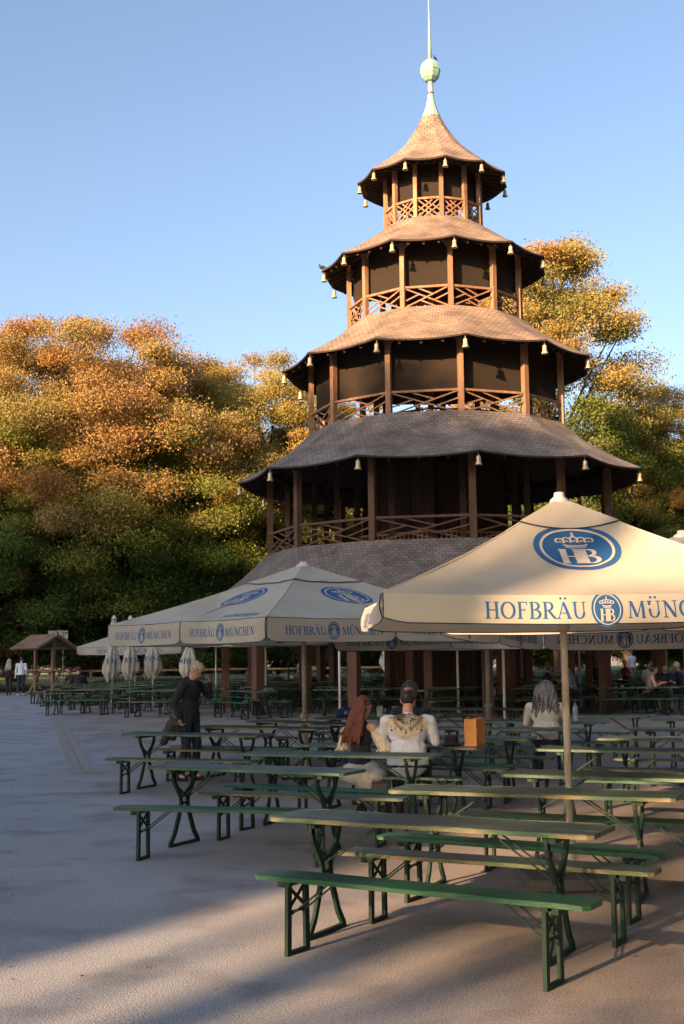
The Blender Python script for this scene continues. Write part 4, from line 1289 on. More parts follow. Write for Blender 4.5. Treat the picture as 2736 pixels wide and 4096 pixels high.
# red-haired woman
def puff(m, q):
    for s_ in (1,):
        sh_, e = q['shd'][s_], Vector(q['arms'][s_][0])
woman = person('long red-haired woman in black bodice and cream puff sleeves, back to the camera', .17, 14.40, R(-22),
       dict(sit(6, .57, head=(6, -16, 0), twist=-14), armR=((.30, .06, .76), (.27, .28, .70)), armL=((-.25, .14, .76), (-.12, .36, .84))),
       s=1.0, top='black', sleeve='none', bottom='offwhite', shoe='black', hair='long', hairm='hair_red', vox=.011, build=.92,
       skirt=[((0, .05, .53), (.23, .22, .11)), ((0, .25, .50), (.24, .26, .12)), ((0, .38, .36), (.23, .12, .20)), ((.17, .02, .47), (.14, .16, .09)), ((-.17, .02, .47), (.13, .16, .09)), ((.02, -.10, .46), (.20, .06, .09)), ((.10, -.13, .40), (.10, .04, .10))])
for q in (-1, 1):
    m = MB()
    sh_ = Vector((.165*.92*q, .045, 1.0)); e = Vector((.30, .06, .76)) if q > 0 else Vector((-.25, .14, .76))
    rr = random.Random(4)
    a, b = sh_.lerp(e, .25), sh_.lerp(e, .95)
    cap_mesh(m, a, b, .078, .085)
    for i in range(14):
        t = 2*math.pi*i/14
        o_ = Vector((math.cos(t), math.sin(t), 0))
        cap_mesh(m, a+o_*.05, a+o_*.075+Vector((0, 0, .012)), .016, .012, 6)
        cap_mesh(m, b+o_*.05, b+o_*.108-Vector((0, 0, .03+.008*math.sin(i*2))), .016, .010, 6)
    sl_ = organic(m, 'sleeve', M['cream_cloth'], woman, .010); wrinkle(sl_, .02, .04)
# man in the printed white shirt
man = person('balding man in a white shirt with printed cream yoke, back to the camera', .70, 14.20, R(-10),
       dict(sit(5, .60, head=(4, 3, 0), ax=.03, twist=0), armR=((.29, .10, .82), (.21, .32, .84)), armL=((-.29, .12, .82), (-.20, .34, .84))),
       s=1.035, top='white', bottom='navy', shoe='black', hair='short', vox=.011, build=1.42, collar=True, shirt_long=.08)
S_ = Vector((0, math.sin(R(5)), math.cos(R(5))))
hcm = Vector((0, 0, .60))+S_*.50+S_*.055+Vector((0, .018, .115))
m = MB(); ell(m, hcm+Vector((0, -.030, .116)), (.040, .050, .022)); organic(m, 'bald_crown', M['skindark'], man, .010)
shirt = [o for o in kids(man) if o.name.startswith('shirt')][0]
def shrink(o, off):
    md = o.modifiers.new('wrap', 'SHRINKWRAP'); md.target = shirt; md.wrap_method = 'PROJECT'; md.use_project_x = False; md.use_project_y = True; md.use_project_z = False
    md.use_positive_direction = True; md.use_negative_direction = False; md.offset = off; md.cull_face = 'OFF'
m = MB()
def yk(u, v):
    x_ = -.225+.45*u; w = abs(u-.5)*2
    top_ = 1.135-.06*w**1.6
    bot = .855+.12*w**1.2
    return Vector((x_, -.40, top_*(1-v)+bot*v))
m.grid(yk, 24, 14)
yo = m.build('yoke', M['cream_cloth'], shirt, smooth=True); shrink(yo, .006)
m = MB()
def bk(x_, z_, o): return Vector((x_, -.42, z_))
def arc_text(m, s, h, cx, cz, rad, a0, da):
    a = a0
    for c in s:
        adv, sts = GL[c]
        for st in sts:
            for q in stroke_quads(st):
                P = []
                for p in q:
                    lx, ly = (p.x-adv/2)*h, p.y*h
                    t = R(a); P.append(Vector((cx+rad*math.sin(t)+lx*math.cos(t)-ly*math.sin(t)*0, -.42, cz-rad*math.cos(t)+lx*math.sin(t)+ly)))
                m.add(P, [(0, 1, 2, 3)])
        a += da
put_text(m, 'No.1', .045, 0, 1.015, bk, center=True)
arc_text(m, 'SKANDAL', .034, 0, 1.30, .365, -28, 9.3)
for q in (-1, 1):
    for i in range(9):   # laurel leaves
        t = i/8; cx_, cz_ = q*(.03+.13*t), .965+.11*t**1.5
        for d_ in (-1, 1):
            ang = math.atan2(.11, .13*q)+d_*.7*q
            ax_ = Vector((math.cos(ang), 0, math.sin(ang))); ay_ = Vector((-ax_.z, 0, ax_.x)); c_ = Vector((cx_, -.42, cz_))
            m.add([c_, c_+ax_*.014+ay_*.006, c_+ax_*.030, c_+ax_*.014-ay_*.006], [(0, 1, 2, 3)])
    # heraldic beasts either side read as dark curls
    for st in (A_(q*.075, 1.085, .020, .018, 30, 300, .009, .009), A_(q*.062, 1.060, .012, .012, 0, 300, .008, .008), A_(q*.09, 1.055, .012, .010, 0, 250, .007, .007)):
        for qd in stroke_quads(st): m.add([bk(p.x, p.y, 0) for p in qd], [(0, 1, 2, 3)])
for i, x_ in enumerate((-.03, -.015, 0, .015, .03)):
    for qd in stroke_quads(A_(x_, 1.105, .009, .013, -30, 210, .005, .005)): m.add([bk(p.x, p.y, 0) for p in qd], [(0, 1, 2, 3)])
m.add([bk(a, b, 0) for a, b in ((-.036, 1.085), (.036, 1.085), (.036, 1.094), (-.036, 1.094))], [(0, 1, 2, 3)])
pr_ = m.build('print', M['print'], yo); shrink(pr_, .0085)
for (x_, z_) in ((-.16, .955), (0, .925), (.16, .955)):
    m = MB(); ell(m, (0, 0, 0), (.011, .006, .011), n=10); b_ = m.build('button', M['button'], yo, smooth=True)
    b_.location = (x_, -.095-.035*(x_ == 0), z_)
person('curly-haired person in black opposite the printed white shirt, mostly hidden by it', .84, 15.98, R(172), sit(8, .60, head=(8, 0, 0)), s=1.06, top='black', bottom='jeans', hair='curly', hairm='hair_dark', vox=.014, sleeve='short', skin='skindark', build=1.1)
person('woman with long grey hair and off-white blouse, back to the camera', 2.91, 18.38, R(-16),
       dict(sit(8, .57, head=(8, -4, 0)), armR=((.29, .12, .78), (.17, .34, .82)), armL=((-.29, .12, .78), (-.17, .34, .82))), s=1.03, top='offwhite', bottom='navy', hair='big', hairm='hair_grey', vox=.012, build=1.38, shirt_long=.05)

# seated company at the right
person('woman in a grey patterned camisole seated in profile at the far right table', 8.55, 35.6, R(-95), dict(sit(12, .56, head=(6, 0, 0)), curl=.9), s=1.04, top='greycloth', sleeve='none', bottom='black', hair='bob', hairm='hair_dark', vox=.018, build=1.05)
person('bald bearded man in a navy polo shirt looking down at his phone', 9.35, 36.9, R(165), dict(sit(14, .56, head=(35, 0, 0)), curl=.9), s=1.06, top='navy', sleeve='short', bottom='greycloth', hair=None, vox=.018, build=1.2)
person('man in a white cap and navy shirt at the far right table', 9.95, 37.4, R(60), sit(8, .56, head=(5, 0, 0)), s=1.06, top='navy', sleeve='long', bottom='jeans', hair='short', hairm='white', vox=.018, build=1.1)
person('dark-haired man in a white T-shirt behind the bald man', 9.42, 39.2, R(200), sit(4, .60, head=(5, 20, 0)), s=1.06, top='white', sleeve='short', bottom='jeans', hair='short', hairm='hair_dark', vox=.018)
person('man in a pale blue shirt seated in profile facing left', 6.65, 36.6, R(85), dict(sit(14, .60, head=(10, 0, 0))), s=1.05, top='lightblue', sleeve='long', bottom='jeans', hair='short', hairm='hair_dark', vox=.018)
person('grey-haired woman in a dark top facing the man in pale blue', 5.85, 37.0, R(-85), sit(12, .60, head=(5, 0, 0)), s=1.05, top='navy', sleeve='long', bottom='greycloth', hair='bob', hairm='hair_grey', vox=.018)
person('far person in dark blue seated below the umbrella edge near the lawn', 8.85, 44.5, R(-60), sit(10, .60), s=1.05, top='navy', bottom='black', hair='short', hairm='hair_dark', vox=.022)
person('far bald person in a brown top seated left of the bald man in navy', 10.0, 44.8, R(150), sit(12, .60), s=1.05, top='maroon', sleeve='none', bottom='black', hair=None, vox=.022)
def walk(ph=1, arms=None):
    return dict(pelvis=(0, 0, .92), lean=3, head=(0, 0, 0), armL=((-.24, -.06*ph, 1.10), (-.22, .08*ph, .88)), armR=((.24, .06*ph, 1.10), (.22, .10, .88)),
                legL=((-.09, .12*ph, .50), (-.09, .16*ph, .09)), legR=((.09, .03*ph, .49), (.09, -.20*ph, .12)))
person('far strolling person in a white T-shirt on the sunny lawn', 13.2, 58.0, R(20), walk(), s=1.0, top='white', sleeve='short', bottom='greycloth', hair='short', hairm='hair_grey', vox=.025)
person('far seated person in white beyond the lawn right of the stroller', 14.6, 59.5, R(-30), sit(), s=1.05, top='white', bottom='jeans', hair='short', vox=.025)
# walking couple and the pair at the left table
person('woman with long light hair in a black jacket walking away at the far left', -15.15, 57.2, R(6), walk(1), s=.97, top='black', bottom='black', hair='long', hairm='hair_blond', vox=.02)
bp_ = None
person('man in a white sweater and dark trousers walking away beside her', -14.45, 56.6, R(0), walk(-1), s=1.03, top='white', bottom='navy', shoe='sole', hair='short', hairm='hair_dark', vox=.02, build=1.1)
person('person with dark red hair and black top at the end of the left table', -9.65, 46.0, R(12), sit(14, .56), s=1.05, top='black', bottom='jeans', hair='short', hairm='maroon', vox=.02, build=1.1)
person('person in black leaning on the left table beside the red-haired one', -10.05, 46.9, R(150), sit(12, .56, head=(15, 0, 0)), s=1.03, top='black', sleeve='short', bottom='black', hair='short', hairm='hair_red', vox=.02)

# ---------------------------------------------------------------- small things on the tables
def T2W(tb, u, v, z=.765):
    x, y, th = tb; return Vector((x+u*math.cos(th)-v*math.sin(th), y+u*math.sin(th)+v*math.cos(th), z))
TB = (.57, 15.03, -.40)
# kraft paper bag
p = T2W(TB, .99, .05, .768)
bag = empty('paper_bag', p, R(-30), label='brown kraft paper carrier bag standing on a table beside the dark hat', cat='paper bag')
m = MB(); w, d, h = .15, .25, .305
for (a, b) in (((-w/2, -d/2), (w/2, -d/2)), ((w/2, -d/2), (w/2, d/2)), ((w/2, d/2), (-w/2, d/2)), ((-w/2, d/2), (-w/2, -d/2))):
    ddx, ddy = b[0]-a[0], b[1]-a[1]; L_n = math.hypot(ddx, ddy); nx, ny = ddy/L_n, -ddx/L_n
    gus = abs(ddx) > .1   # narrow sides carry a gusset crease
    def fn(u, v, a=a, b=b, gus=gus):
        ins = (.018*(1-abs(2*u-1))*max(0, (v-.18)/.82)) if gus else .003*math.sin(v*9+u*4)
        return Vector((a[0]+(b[0]-a[0])*u-nx*ins, a[1]+(b[1]-a[1])*u-ny*ins, h*v))
    m.grid(fn, 8, 12)
m.add([(-w/2, -d/2, 0), (w/2, -d/2, 0), (w/2, d/2, 0), (-w/2, d/2, 0)], [(0, 3, 2, 1)])
m.build('bag_body', M['paper'], bag, solid=.0012)
for q in (-1, 1):
    m = MB(); m.tube([(q*w*.5-q*.004, -.05, h-.03), (q*w*.5-q*.004, -.045, h+.015), (q*w*.4, .0, h+.022), (q*w*.5-q*.004, .045, h+.015), (q*w*.5-q*.004, .05, h-.03)], .004, 6); m.build('handle', M['paper'], bag)
# dark hat
p = T2W(TB, .72, .0, .768)
hat = empty('hat', p, R(10), label='small dark felt hat lying on the table left of the paper bag', cat='hat')
m = MB(); m.lathe([(.075, .0), (.118, .006), (.125, .014), (.118, .018), (.086, .02)], 28); m.build('brim', M['hair_dark'], hat, smooth=True)
m = MB()
def crown(u, v):
    a = 2*math.pi*u; r_ = [.088, .087, .082, .078, .072, .045, .0][min(6, int(v*6))]; z_ = [.012, .04, .07, .10, .118, .122, .104][min(6, int(v*6))]
    return Vector((r_*math.cos(a), r_*.86*math.sin(a), z_))
m.grid(crown, 28, 6); m.build('crown', M['hair_dark'], hat, smooth=True)
m = MB(); m.lathe([(.0885, .018), (.0885, .04), (.086, .04)], 28, cap=False); m.build('hat_band', M['maroon'], hat)
# water bottle
p = T2W((3.0, 19.84, -.40), .62, -.04, .767)
bo = empty('water_bottle', p, label='clear plastic water bottle on the table right of the grey-haired woman', cat='bottle')
m = MB(); m.lathe([(.036, 0), (.040, .01), (.040, .06), (.036, .09), (.040, .12), (.040, .20), (.030, .235), (.014, .26), (.014, .275)], 20); m.build('bottle_body', M['water'], bo, smooth=True)
m = MB(); m.lathe([(.0405, .12), (.0405, .19)], 20, cap=False); m.build('bottle_label', M['lightblue'], bo)
m = MB(); m.lathe([(.016, .272), (.016, .29), (.013, .292)], 12); m.build('bottle_cap', M['bluecrate'], bo)
# beer mugs
for i, (x_, y_) in enumerate(((.60, 21.62), (.86, 21.50))):
    g = empty('beer_mug', (x_, y_, .767), i, label=('glass beer mug on the table between the couple, left one' if i == 0 else 'glass beer mug beside the shoulder of the man in the white shirt'), cat='beer mug')
    m = MB(); m.lathe([(.050, 0), (.056, .012), (.052, .03), (.054, .17), (.056, .19), (.050, .19), (.047, .03), (.02, .02)], 16); m.build('glass', M['glass'], g, smooth=True)
    m = MB(); m.tube([(.053, 0, .15), (.09, 0, .14), (.095, 0, .09), (.085, 0, .05), (.053, 0, .04)], .009, 8); m.build('handle', M['glass'], g)
# blue bag
m = MB()
for a, b, r0, r1 in (((-.12, 0, .07), (.10, 0, .08), .07, .085), ((-.1, .02, .09), (.0, 0, .13), .05, .06), ((.02, 0, .1), (.14, 0, .07), .07, .05)): cap_mesh(m, a, b, r0, r1)
bb = organic(m, 'gym_bag', M['bluecloth'], None, .012); wrinkle(bb, .03, .05); bb.location = (.02, 21.78, .765)
tag(bb, 'crumpled bright blue cloth bag with small white stripes left of the red hair', 'bag')
m = MB()
for i in range(3): m.bar((-.02+i*.022, -.085, .06), (-.005+i*.022, -.088, .115), .008, .004, upv=(0, 1, 0))
m.build('stripes', M['white'], bb)
# phone
ph_ = MB(); ph_.box((0, 0, 0), (.075, .15, .009)); o = ph_.build('phone', M['black'], None, bevel=.003); o.location = (9.22, 36.42, .87); tag(o, 'dark phone held over the table by the bald man', 'phone')

# ---------------------------------------------------------------- shelter, rail fence and clutter at the edge
zs = gz(0, 58)
sh = empty('timber_shelter', (-13.75, 58.0, zs), R(-38), label='small open timber shelter with shingled saddle roof and counter board at far left', cat='shelter')
for (x_, y_) in ((-.62, 0), (.62, 0)):
    m = MB(); m.box((x_, y_, 1.28), (.15, .15, 2.56)); m.build('post', M['woodraw'], sh, bevel=.01)
m = MB()
zr, ze_, hw, hl = 2.72, 2.08, 1.1, .98
for sgn in (-1, 1):
    def fn(u, v, sgn=sgn): return Vector((-hl+2*hl*u-.35*(1-v)*0, sgn*hw*v*1.1, zr-(zr-ze_)*v))
    m.grid(fn, 6, 6, uvf=lambda u, v: (u*2.7, -v*1.25))
m.build('roof', M['shingle'], sh, solid=.07)
m = MB()
for x_ in (-hl+.1, -.62, .62, hl-.1):
    for sgn in (-1, 1): m.bar((x_, 0, zr-.08), (x_, sgn*hw, ze_-.02), .07, .07)
m.bar((-hl, 0, zr-.09), (hl, 0, zr-.09), .1, .1); m.bar((-.62, -hw, ze_+.02), (-.62, hw, ze_+.02), .08, .08); m.bar((.62, -hw, ze_+.02), (.62, hw, ze_+.02), .08, .08)
m.build('rafters', M['woodraw'], sh)
m = MB(); m.box((.15, 0, 1.12), (1.9, .45, .06)); m.build('counter_board', M['woodraw'], sh)
m = MB()
for sgn in (-1, 1):
    m.bar((sgn*1.05, .0, .05), (sgn*.35, 0, 1.0), .11, .09); m.bar((sgn*.25, .1, .1), (sgn*1.0, .1, 1.05), .09, .07)
m.build('brace', M['woodraw'], sh)
# rail fence
fz = gz(0, 61)
fe = empty('log_rail_fence', (0, 61, fz), label='low fence of horizontal logs on short posts behind the far tables at left', cat='fence')
for i in range(9):
    x0 = -20+i*2.6
    m = MB(); m.tube([(x0, 0, 1.0), (x0+1.3, .02, .985+.01*(i % 3)), (x0+2.62, 0, 1.0)], .06, 8); m.build('rail', M['woodraw'], fe, smooth=True)
    m = MB(); m.tube([(x0, 0, 0), (x0, 0, 1.0)], .07, 8); m.build('post', M['woodraw'], fe, smooth=True)
# picnic tables beyond the fence
for i, (x_, y_) in enumerate(((-13.3+3.2, 66.5), (-11.0+3.9, 67.5), (-6.2, 66.0))):
    pt = empty('picnic_table', (x_, y_, gz(0, 66)), .1*i, label='pale timber picnic table beyond the log fence, %s' % ['left one', 'middle one', 'right one'][i], cat='picnic table')
    m = MB(); m.box((0, 0, .76), (1.9, .7, .05)); m.build('table_top', M['woodraw'], pt)
    for s_ in (-1, 1):
        m = MB(); m.bar((s_*.7, -.6, 0), (s_*.7, .1, .74), .08, .05); m.bar((s_*.7, .6, 0), (s_*.7, -.1, .74), .08, .05); m.bar((s_*.7, -.62, .42), (s_*.7, .62, .42), .07, .05); m.build('leg', M['woodraw'], pt)
        m = MB(); m.box((0, s_*.65, .46), (1.9, .26, .05)); m.build('seat', M['woodraw'], pt)
# red and white bollard
zb_ = gz(0, 50)
bl = empty('barrier_post', (-.92, 48.5, gz(0, 48)), label='slim red barrier post with a white band among the far tables', cat='barrier post')
m = MB(); m.lathe([(.16, 0), (.16, .04), (.06, .06), (.055, 1.3), (.03, 1.33)], 12); m.build('post', M['redplastic'], bl, smooth=False)
m = MB(); m.lathe([(.058, 1.1), (.058, 1.2)], 12, cap=False); m.build('band', M['white'], bl)
# planters
for i, (x_, y_, w_) in enumerate(((-2.75, 49.5, .75), (-1.45, 50.5, .9))):
    pl = empty('planter_tub', (x_, y_, gz(0, 50)), label=['dark red tub between the left tower columns', 'dark red tub left of the red barrier post'][i], cat='tub')
    m = MB(); m.lathe([(w_*.38, 0), (w_*.5, .78), (w_*.53, .80), (w_*.53, .85), (w_*.46, .85), (w_*.4, .3)], 20); m.build('tub', M['maroon'], pl, smooth=True)
# bowl on a far table
bw_ = MB(); bw_.lathe([(.07, 0), (.12, .05), (.17, .13), (.16, .13), (.11, .06), (.02, .02)], 18)
o = bw_.build('bowl', M['yellow'], None, smooth=True); o.location = (-1.9, 48.2, gz(0, 48)+.79); tag(o, 'pale yellow bowl on a counter left of the red barrier post', 'bowl')
ct_ = empty('serving_counter', (-2.0, 48.2, gz(0, 48)), .05, label='low dark green counter carrying the yellow bowl', cat='counter')
m = MB(); m.box((0, 0, .76), (2.3, .6, .05)); m.build('counter_top', M['steel'], ct_)
m = MB(); m.box((0, .02, .37), (2.1, .45, .72)); m.build('counter_front', M['steel'], ct_)
# shelf with loaves
sf = empty('hanging_shelf', (-2.7, 47.8, gz(0, 48)), 0, label='dark green shelf under the tower eave carrying pale goods', cat='shelf')
m = MB(); m.box((0, 0, 2.0), (1.25, .4, .07)); m.build('shelf_board', M['steel'], sf)
for s_ in (-1, 1):
    m = MB(); m.tube([(s_*.5, 0, 2.0), (s_*.5, 0, 3.0)], .015, 6); m.build('hanger', M['iron'], sf)
    m = MB(); m.box((s_*.6, 0, 1.0), (.05, .05, 2.0)); m.build('post', M['steel'], sf)
rr = random.Random(3)
for i in range(7):
    m = MB(); ell(m, (0, 0, 0), (.085, .06, .05)); o = m.build('bread_loaf', M['cream_cloth' if i % 3 else 'paper'], None, smooth=True); o.location = (-3.2+i*.165, 47.8+rr.uniform(-.05, .05), gz(0, 48)+2.085)
    tag(o, 'pale bread loaf on the dark green shelf under the eave', 'loaf', 'loaves on the hanging shelf')
# blue crate at the right
cr = empty('drinks_crate', (7.95, 42.5, gz(0, 42)+.0), .2, label='blue drinks crate stack on a stand beyond the man in pale blue', cat='crate')
for i in range(3):
    m = MB()
    for (c_, d_) in (((0, -.19, .15), (.5, .02, .28)), ((0, .19, .15), (.5, .02, .28)), ((-.24, 0, .15), (.02, .36, .28)), ((.24, 0, .15), (.02, .36, .28)), ((0, 0, .02), (.46, .36, .02))):
        m.box((c_[0], c_[1], c_[2]+.31*i), d_)
    m.build('crate_shell', M['bluecrate'], cr)
# signboard behind the shelter
sg = empty('sign_board', (-13.9, 60.5, fz), 0, label='pale sign board on a metal pole behind the timber shelter', cat='sign')
m = MB(); m.tube([(.45, 0, 0), (.45, 0, 2.9)], .03, 8); m.build('pole', M['polegrey'], sg)
m = MB(); m.box((.2, 0, 2.75), (.95, .04, .42)); m.build('panel', M['capw'], sg)
# birds
def bird(p, s, lab, g):
    o = empty('bird', p, g, label=lab, cat='bird'); o.scale = (s, s, s)
    m = MB(); ell(m, (0, 0, .09), (.06, .11, .065)); cap_mesh(m, (0, .07, .12), (0, .10, .18), .035, .028); ell(m, (0, .11, .19), (.03, .035, .03)); cap_mesh(m, (0, .14, .19), (0, .17, .185), .008, .003, 6); cap_mesh(m, (0, -.08, .07), (0, -.22, .03), .03, .02)
    b = organic(m, 'bird_body', M['black'], o, .01)
    m = MB(); m.tube([(.02, 0, 0), (.02, 0, .05)], .005, 5); m.tube([(-.02, 0, 0), (-.02, 0, .05)], .005, 5); m.build('legs', M['iron'], o)
bird(Vector((TX+.17, TY-.2, tz(20.50))), .62, 'small dark bird perched on the copper ball of the spire', 2.4)
bird(tp(3.5, -.05, 13.69)+Vector((TX, TY, 0)), 1.0, 'dark pigeon perched on the far left corner of the second roof', 1.0)
# ---------------------------------------------------------------- trees
def crown_mesh(name, H, base, RX, nclump, nleaf, leaf, cols, seed, dens=1.0, gapy=.0, top_bias=None, trunk=True, conical=0.0, clr=(.75, 1.35), tight=False):
    """many small leaf faces in clumps at the branch ends inside a lobed envelope"""
    rs = np.random.RandomState(seed); rnd = random.Random(seed)
    zc = (H+base)/2; hz = (H-base)/2
    lob = rs.normal(size=(7, 3)); lob /= np.linalg.norm(lob, axis=1)[:, None]; amp = rs.uniform(.06, .20, 7)
    C = []
    while len(C) < nclump:
        v = rs.normal(size=3); v /= np.linalg.norm(v)
        r = rs.uniform(.25, 1)**.42
        bump = 1+sum(a*max(0, float(v @ l))**4*1.6 for a, l in zip(amp, lob))-.10
        w = 1.0
        if conical: w = 1-conical*max(0, v[2]*r*.5+.5)
        p = np.array([v[0]*r*RX*bump*w, v[1]*r*RX*bump*w, zc+v[2]*r*hz*min(1.08, bump)])
        if p[2] < base*.8: continue
        C.append((p, rs.uniform(*clr)*RX*.17, r))
    # leaves
    per = int(nleaf/nclump)
    Ps = []; Cs = []; Ns = []
    for (p, cr, rr) in C:
        n = int(per*rs.uniform(.6, 1.4))
        v = rs.normal(size=(n, 3)); v /= np.linalg.norm(v, axis=1)[:, None]
        rad = rs.uniform(.15, 1, (n, 1))**.5
        # flattened sprays
        q = p+v*rad*cr*np.array([.9, .9, .42])+np.clip(rs.normal(size=(n, 3)), -1.5, 1.5)*cr*np.array([.36, .36, .22])
        if tight: q = p+v*rad*cr*np.array([1.15, 1.15, .6])+rs.normal(size=(n, 3))*cr*.12
        Ps.append(q)
        hrel = (p[2]-base)/(H-base)
        col = np.array(cols(hrel, rr, rs, p), float)
        jit = rs.uniform(.84, 1.16, (n, 1))*np.ones((1, 3)); jit[:, 0] *= rs.uniform(.93, 1.08, n)
        Cs.append(np.clip(col[None, :]*jit, .003, .9))
        nn = v*.7+rs.normal(size=(n, 3))*.6+np.array([0, 0, .25]); Ns.append(nn/np.linalg.norm(nn, axis=1)[:, None])
    P = np.concatenate(Ps); Cc = np.concatenate(Cs); Nn = np.concatenate(Ns); n = len(P)
    a = rs.normal(size=(n, 3)); t = np.cross(Nn, a); t /= np.linalg.norm(t, axis=1)[:, None]; b = np.cross(Nn, t)
    sz = leaf*rs.uniform(.6, 1.35, (n, 1))
    V = np.empty((n, 4, 3))
    V[:, 0] = P-t*sz*.5; V[:, 1] = P-b*sz*.32+Nn*sz*.06; V[:, 2] = P+t*sz*.5; V[:, 3] = P+b*sz*.32+Nn*sz*.06
    me = bpy.data.meshes.new('foliage')
    me.vertices.add(n*4); me.vertices.foreach_set('co', V.reshape(-1).astype(np.float32))
    me.loops.add(n*4); me.loops.foreach_set('vertex_index', np.arange(n*4, dtype=np.int32))
    me.polygons.add(n); me.polygons.foreach_set('loop_start', np.arange(0, n*4, 4, dtype=np.int32)); me.polygons.foreach_set('loop_total', np.full(n, 4, dtype=np.int32))
    me.update(calc_edges=True)
    ca = me.color_attributes.new('leafcol', 'FLOAT_COLOR', 'CORNER')
    c4 = np.ones((n, 4, 4), np.float32); c4[:, :, :3] = Cc[:, None, :]
    ca.data.foreach_set('color', c4.reshape(-1))
    me.materials.append(M['leaf'])
    fo = bpy.data.objects.new('foliage', me)
    # trunk and limbs
    m = MB()
    tr = max(.12, H*.017)
    bend = [Vector((rnd.uniform(-.25, .25)*i, rnd.uniform(-.25, .25)*i, H*.8*i/6)) for i in range(7)]
    m.tube(bend, [tr*(1-.13*i) for i in range(7)], 10)
    lim = MB()
    idx = sorted(range(len(C)), key=lambda i: -C[i][2])[:min(46, len(C))]
    for i in idx:
        p = Vector(C[i][0]); h0 = max(base*.6, min(H*.72, p.z*.62)); f = h0/(H*.8)*6; k = min(5, int(f)); st = bend[k].lerp(bend[k+1], f-k)
        mid = st.lerp(p, .5)+Vector((rnd.uniform(-.5, .5), rnd.uniform(-.5, .5), rnd.uniform(0, .8)))
        r0 = tr*.38*(1-.5*h0/H)
        lim.tube([st, st.lerp(mid, .5)+Vector((0, 0, .15)), mid, mid.lerp(p, .6), p], [r0, r0*.75, r0*.5, r0*.3, r0*.12], 5, cap=False)
    return fo, m, lim

def tree_proto(name, *a, **k):
    fo, m, lim = crown_mesh(name, *a, **k)
    root = empty(name)
    link(fo, root)
    t = m.build('trunk', M['bark'], root, smooth=True)
    lim.build('limbs', M['bark'], t, smooth=True)
    return root
def sn(p, f, ph):
    """smooth noise in -1..1 from the clump position"""
    return (math.sin(p[0]*f+ph)+math.sin(p[1]*f*1.1+ph*2.3)+math.sin(p[2]*f*1.3+ph*.7)+math.sin((p[0]+p[2])*f*1.9+ph))/3
def lerp3(a, b, t):
    t = min(1, max(0, t)); return a*(1-t)+b*t
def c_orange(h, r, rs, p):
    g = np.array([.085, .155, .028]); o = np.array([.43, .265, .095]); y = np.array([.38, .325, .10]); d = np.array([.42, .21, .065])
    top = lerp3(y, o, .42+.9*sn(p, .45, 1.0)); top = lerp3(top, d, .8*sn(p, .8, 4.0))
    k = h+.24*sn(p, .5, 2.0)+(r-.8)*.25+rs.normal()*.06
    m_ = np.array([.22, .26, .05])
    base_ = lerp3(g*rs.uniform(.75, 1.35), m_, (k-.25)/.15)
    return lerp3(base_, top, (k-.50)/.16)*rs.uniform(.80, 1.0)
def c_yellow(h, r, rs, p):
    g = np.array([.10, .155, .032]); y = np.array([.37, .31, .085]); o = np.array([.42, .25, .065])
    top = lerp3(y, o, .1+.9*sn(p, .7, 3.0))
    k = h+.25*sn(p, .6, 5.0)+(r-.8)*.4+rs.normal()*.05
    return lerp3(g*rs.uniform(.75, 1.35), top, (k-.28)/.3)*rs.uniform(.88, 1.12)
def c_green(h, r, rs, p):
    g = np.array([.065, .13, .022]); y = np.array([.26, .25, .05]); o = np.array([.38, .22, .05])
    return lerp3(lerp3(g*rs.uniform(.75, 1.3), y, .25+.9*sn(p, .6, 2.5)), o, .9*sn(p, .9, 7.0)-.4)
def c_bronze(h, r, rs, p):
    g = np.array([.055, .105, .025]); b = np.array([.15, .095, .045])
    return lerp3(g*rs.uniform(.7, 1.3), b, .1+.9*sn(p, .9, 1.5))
protos = {
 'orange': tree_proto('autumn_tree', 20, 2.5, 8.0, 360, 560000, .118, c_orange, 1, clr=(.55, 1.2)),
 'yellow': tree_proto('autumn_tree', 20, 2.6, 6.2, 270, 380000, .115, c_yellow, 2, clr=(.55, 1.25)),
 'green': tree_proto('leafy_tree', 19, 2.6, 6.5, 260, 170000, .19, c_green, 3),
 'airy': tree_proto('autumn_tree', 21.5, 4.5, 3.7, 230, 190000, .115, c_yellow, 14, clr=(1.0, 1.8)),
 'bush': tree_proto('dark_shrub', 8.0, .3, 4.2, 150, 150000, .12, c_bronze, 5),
 'sparse': tree_proto('dapple_tree', 24, 11.5, 4.2, 27, 6000, .17, c_green, 16, clr=(.8, 1.5), tight=True),
 'wispy': tree_proto('low_dapple_tree', 12.5, 5, 3.6, 14, 2600, .15, c_green, 26, clr=(.7, 1.5), tight=True),
 'thin': tree_proto('dapple_tree', 24, 1.5, 4.2, 150, 30000, .17, c_green, 6, clr=(.8, 1.5), tight=True),
}
tused = set()
def tree(kind, x, y, s, rz, label, group=None, sz=None, cat='tree'):
    src = protos[kind]
    if kind in tused: o = copy_tree(src)
    else: o = src; tused.add(kind)
    o.location = (x, y, gz(x, min(y, 110))-.05); o.rotation_euler = (0, 0, rz); o.scale = (s, s, sz or s)
    tag(o, label, cat, group)
    return o
G1 = 'autumn trees around the square'
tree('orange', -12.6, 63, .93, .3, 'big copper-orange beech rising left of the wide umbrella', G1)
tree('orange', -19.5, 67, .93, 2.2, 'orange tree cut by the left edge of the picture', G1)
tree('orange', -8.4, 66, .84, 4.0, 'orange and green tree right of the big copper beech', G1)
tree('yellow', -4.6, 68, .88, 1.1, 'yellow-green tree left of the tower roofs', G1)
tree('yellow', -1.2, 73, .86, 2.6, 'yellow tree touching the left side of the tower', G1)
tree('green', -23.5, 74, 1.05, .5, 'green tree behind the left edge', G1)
tree('green', 2.2, 76, .85, 1.9, 'green tree directly behind the tower', G1)
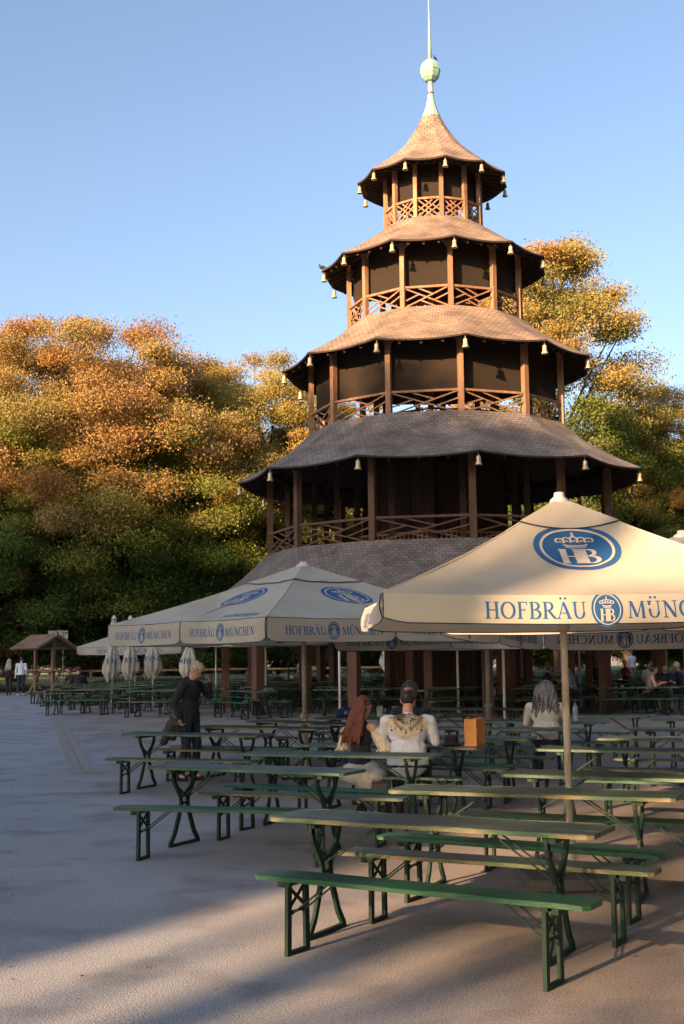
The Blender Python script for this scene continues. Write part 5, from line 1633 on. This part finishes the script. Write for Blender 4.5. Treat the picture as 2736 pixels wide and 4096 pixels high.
tree('airy', 10.7, 62, 1.11, .4, 'tall airy yellow tree rising behind the right side of the tower', G1)
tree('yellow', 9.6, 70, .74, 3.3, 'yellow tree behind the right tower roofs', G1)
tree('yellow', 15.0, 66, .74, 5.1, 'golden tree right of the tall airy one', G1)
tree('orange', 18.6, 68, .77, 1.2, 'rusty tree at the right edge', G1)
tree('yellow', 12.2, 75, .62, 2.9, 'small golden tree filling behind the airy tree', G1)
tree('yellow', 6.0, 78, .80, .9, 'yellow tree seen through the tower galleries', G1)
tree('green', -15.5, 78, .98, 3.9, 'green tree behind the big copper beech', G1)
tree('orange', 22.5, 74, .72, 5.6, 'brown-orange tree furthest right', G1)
G2 = 'dark shrubs under the trees'
for i, (x, y, s, r_, lab) in enumerate(((-17.5, 63.0, .92, .2, 'dark shrub behind the walking couple'), (-12.2, 64.0, 1.0, 1.3, 'dark bronze shrub behind the timber shelter'), (-7.4, 64.5, .98, 2.4, 'dark bronze shrub behind the closed umbrellas'), (-3.4, 67, .95, 3.3, 'dark shrub left of the tower foot'),
        (1.5, 70, .85, 4.1, 'dark shrub seen between the tower columns'), (6.5, 73, .8, 5.0, 'dark shrub right of the tower core'), (-21.5, 66, 1.1, 5.5, 'dark shrub at the left edge'), (12.6, 74, .62, .8, 'dark shrub beyond the lawn at right'), (17.5, 70, .7, 1.7, 'dark shrub at the right edge'), (-10, 70, 1.15, 3.0, 'tall dark shrub behind the bronze ones'))):
    tree('bush', x, y, s, r_, lab, G2, cat='shrub')
for i in range(12):
    tree('bush', -33+i*6.2+(i % 3)*.7, 93+(i % 2)*4, 1.15+.1*(i % 3), i*1.1, 'dark bush of the wood edge far beyond the lawn', 'bushes of the far wood edge', cat='shrub')
# slim dark trunks at the left in the shade
for i, (x, y, lab) in enumerate(((-9.0, 62.3, 'dark bare trunk right of the timber shelter'), (-5.6, 63.2, 'dark bare trunk behind the hoodie man'), (-11.6, 62.6, 'dark bare trunk just behind the shelter roof'))):
    m = MB(); m.tube([(0, 0, 0), (.1, 0, 2.5), (.05, 0, 6), (.2, .1, 11)], [.34, .27, .22, .12], 10); r_ = empty('tree_trunk', (x, y, gz(x, y)), label=lab, cat='tree trunk', group='dark bare trunks'); m.build('trunk', M['bark'], r_, smooth=True)

# trees behind and beside the camera: they shade the square
dp = Vector((.788, -.616)); sh_ = Vector((-.616, -.788))
def shade(kind, perp, a, s, rz, sz=None):
    p = dp*perp+sh_*a
    return tree(kind, p.x, p.y, s, rz, 'tall leafy tree of the row behind the camera placed to shade the square', 'shade trees behind the camera', sz)
for i, (pp, a, s, sz) in enumerate(SHADE if 'SHADE' in globals() else ((-68, 30, 1.5, 1.75), (-58, 26, 1.4, 1.7), (-48, 27, 1.4, 1.65), (-39, 25, 1.3, 1.55), (-31, 24, 1.25, 1.45), (-24, 24, 1.2, 1.52), (-17.5, 24, 1.1, 1.42), (-13.5, 27, .9, 1.2))):
    shade('green', pp, a, s, i*1.3, sz)
for (kd, pp, a, s, rz, sz) in (('thin', -11.6, 31, 1.0, .3, .95), ('sparse', -4.6, 32, 1.0, 4.1, 1.0), ('sparse', .5, 28, 1.0, 2.0, .9), ('wispy', -2.8, 27, 1.0, 2.0, 1.0), ('bush', -12.2, 25, 1.3, 1.0, 1.6), ('bush', -8.5, 26, .66, 2.0, 1.5)):  # out-of-view thinned crowns and stretched shrubs, shaped to dapple the sunlight
    shade(kd, pp, a, s, rz, sz)
for i, (x_, y_) in enumerate(((3, -34), (14, -28), (24, -18), (30, -5), (27, 8), (26, 21), (30, 34), (31, 50), (10.8, .5), (7, -11), (-3, -15))):  # added out of view to block low sky light and deepen the shade
    tree('green', x_, y_, 1.15, i*1.7, 'tall leafy tree added outside the picture to block low sky light', 'unseen trees added to block sky light', 1.3)

# fallen leaves on the square
rl = np.random.RandomState(9); n = 260
m = MB()
for i in range(n):
    y_ = 4+30*rl.rand()**1.4; x_ = (rl.rand()*2-1)*y_*.36
    a = rl.rand()*6.28; sz_ = rl.uniform(.012, .026); ca, sa = math.cos(a)*sz_, math.sin(a)*sz_
    z_ = gz(x_, y_)+.004
    m.add([(x_+ca, y_+sa, z_), (x_-sa*.6, y_+ca*.6, z_+sz_*.35), (x_-ca, y_-sa, z_+.002), (x_+sa*.6, y_-ca*.6, z_+sz_*.15)], [(0, 1, 2, 3)])
tag(m.build('fallen_leaves', mat('dry_leaf', (.20, .10, .04), .8, (.12, .07, .035), 2, .5)), 'small dry leaves scattered over the square', 'leaves', kind='stuff')
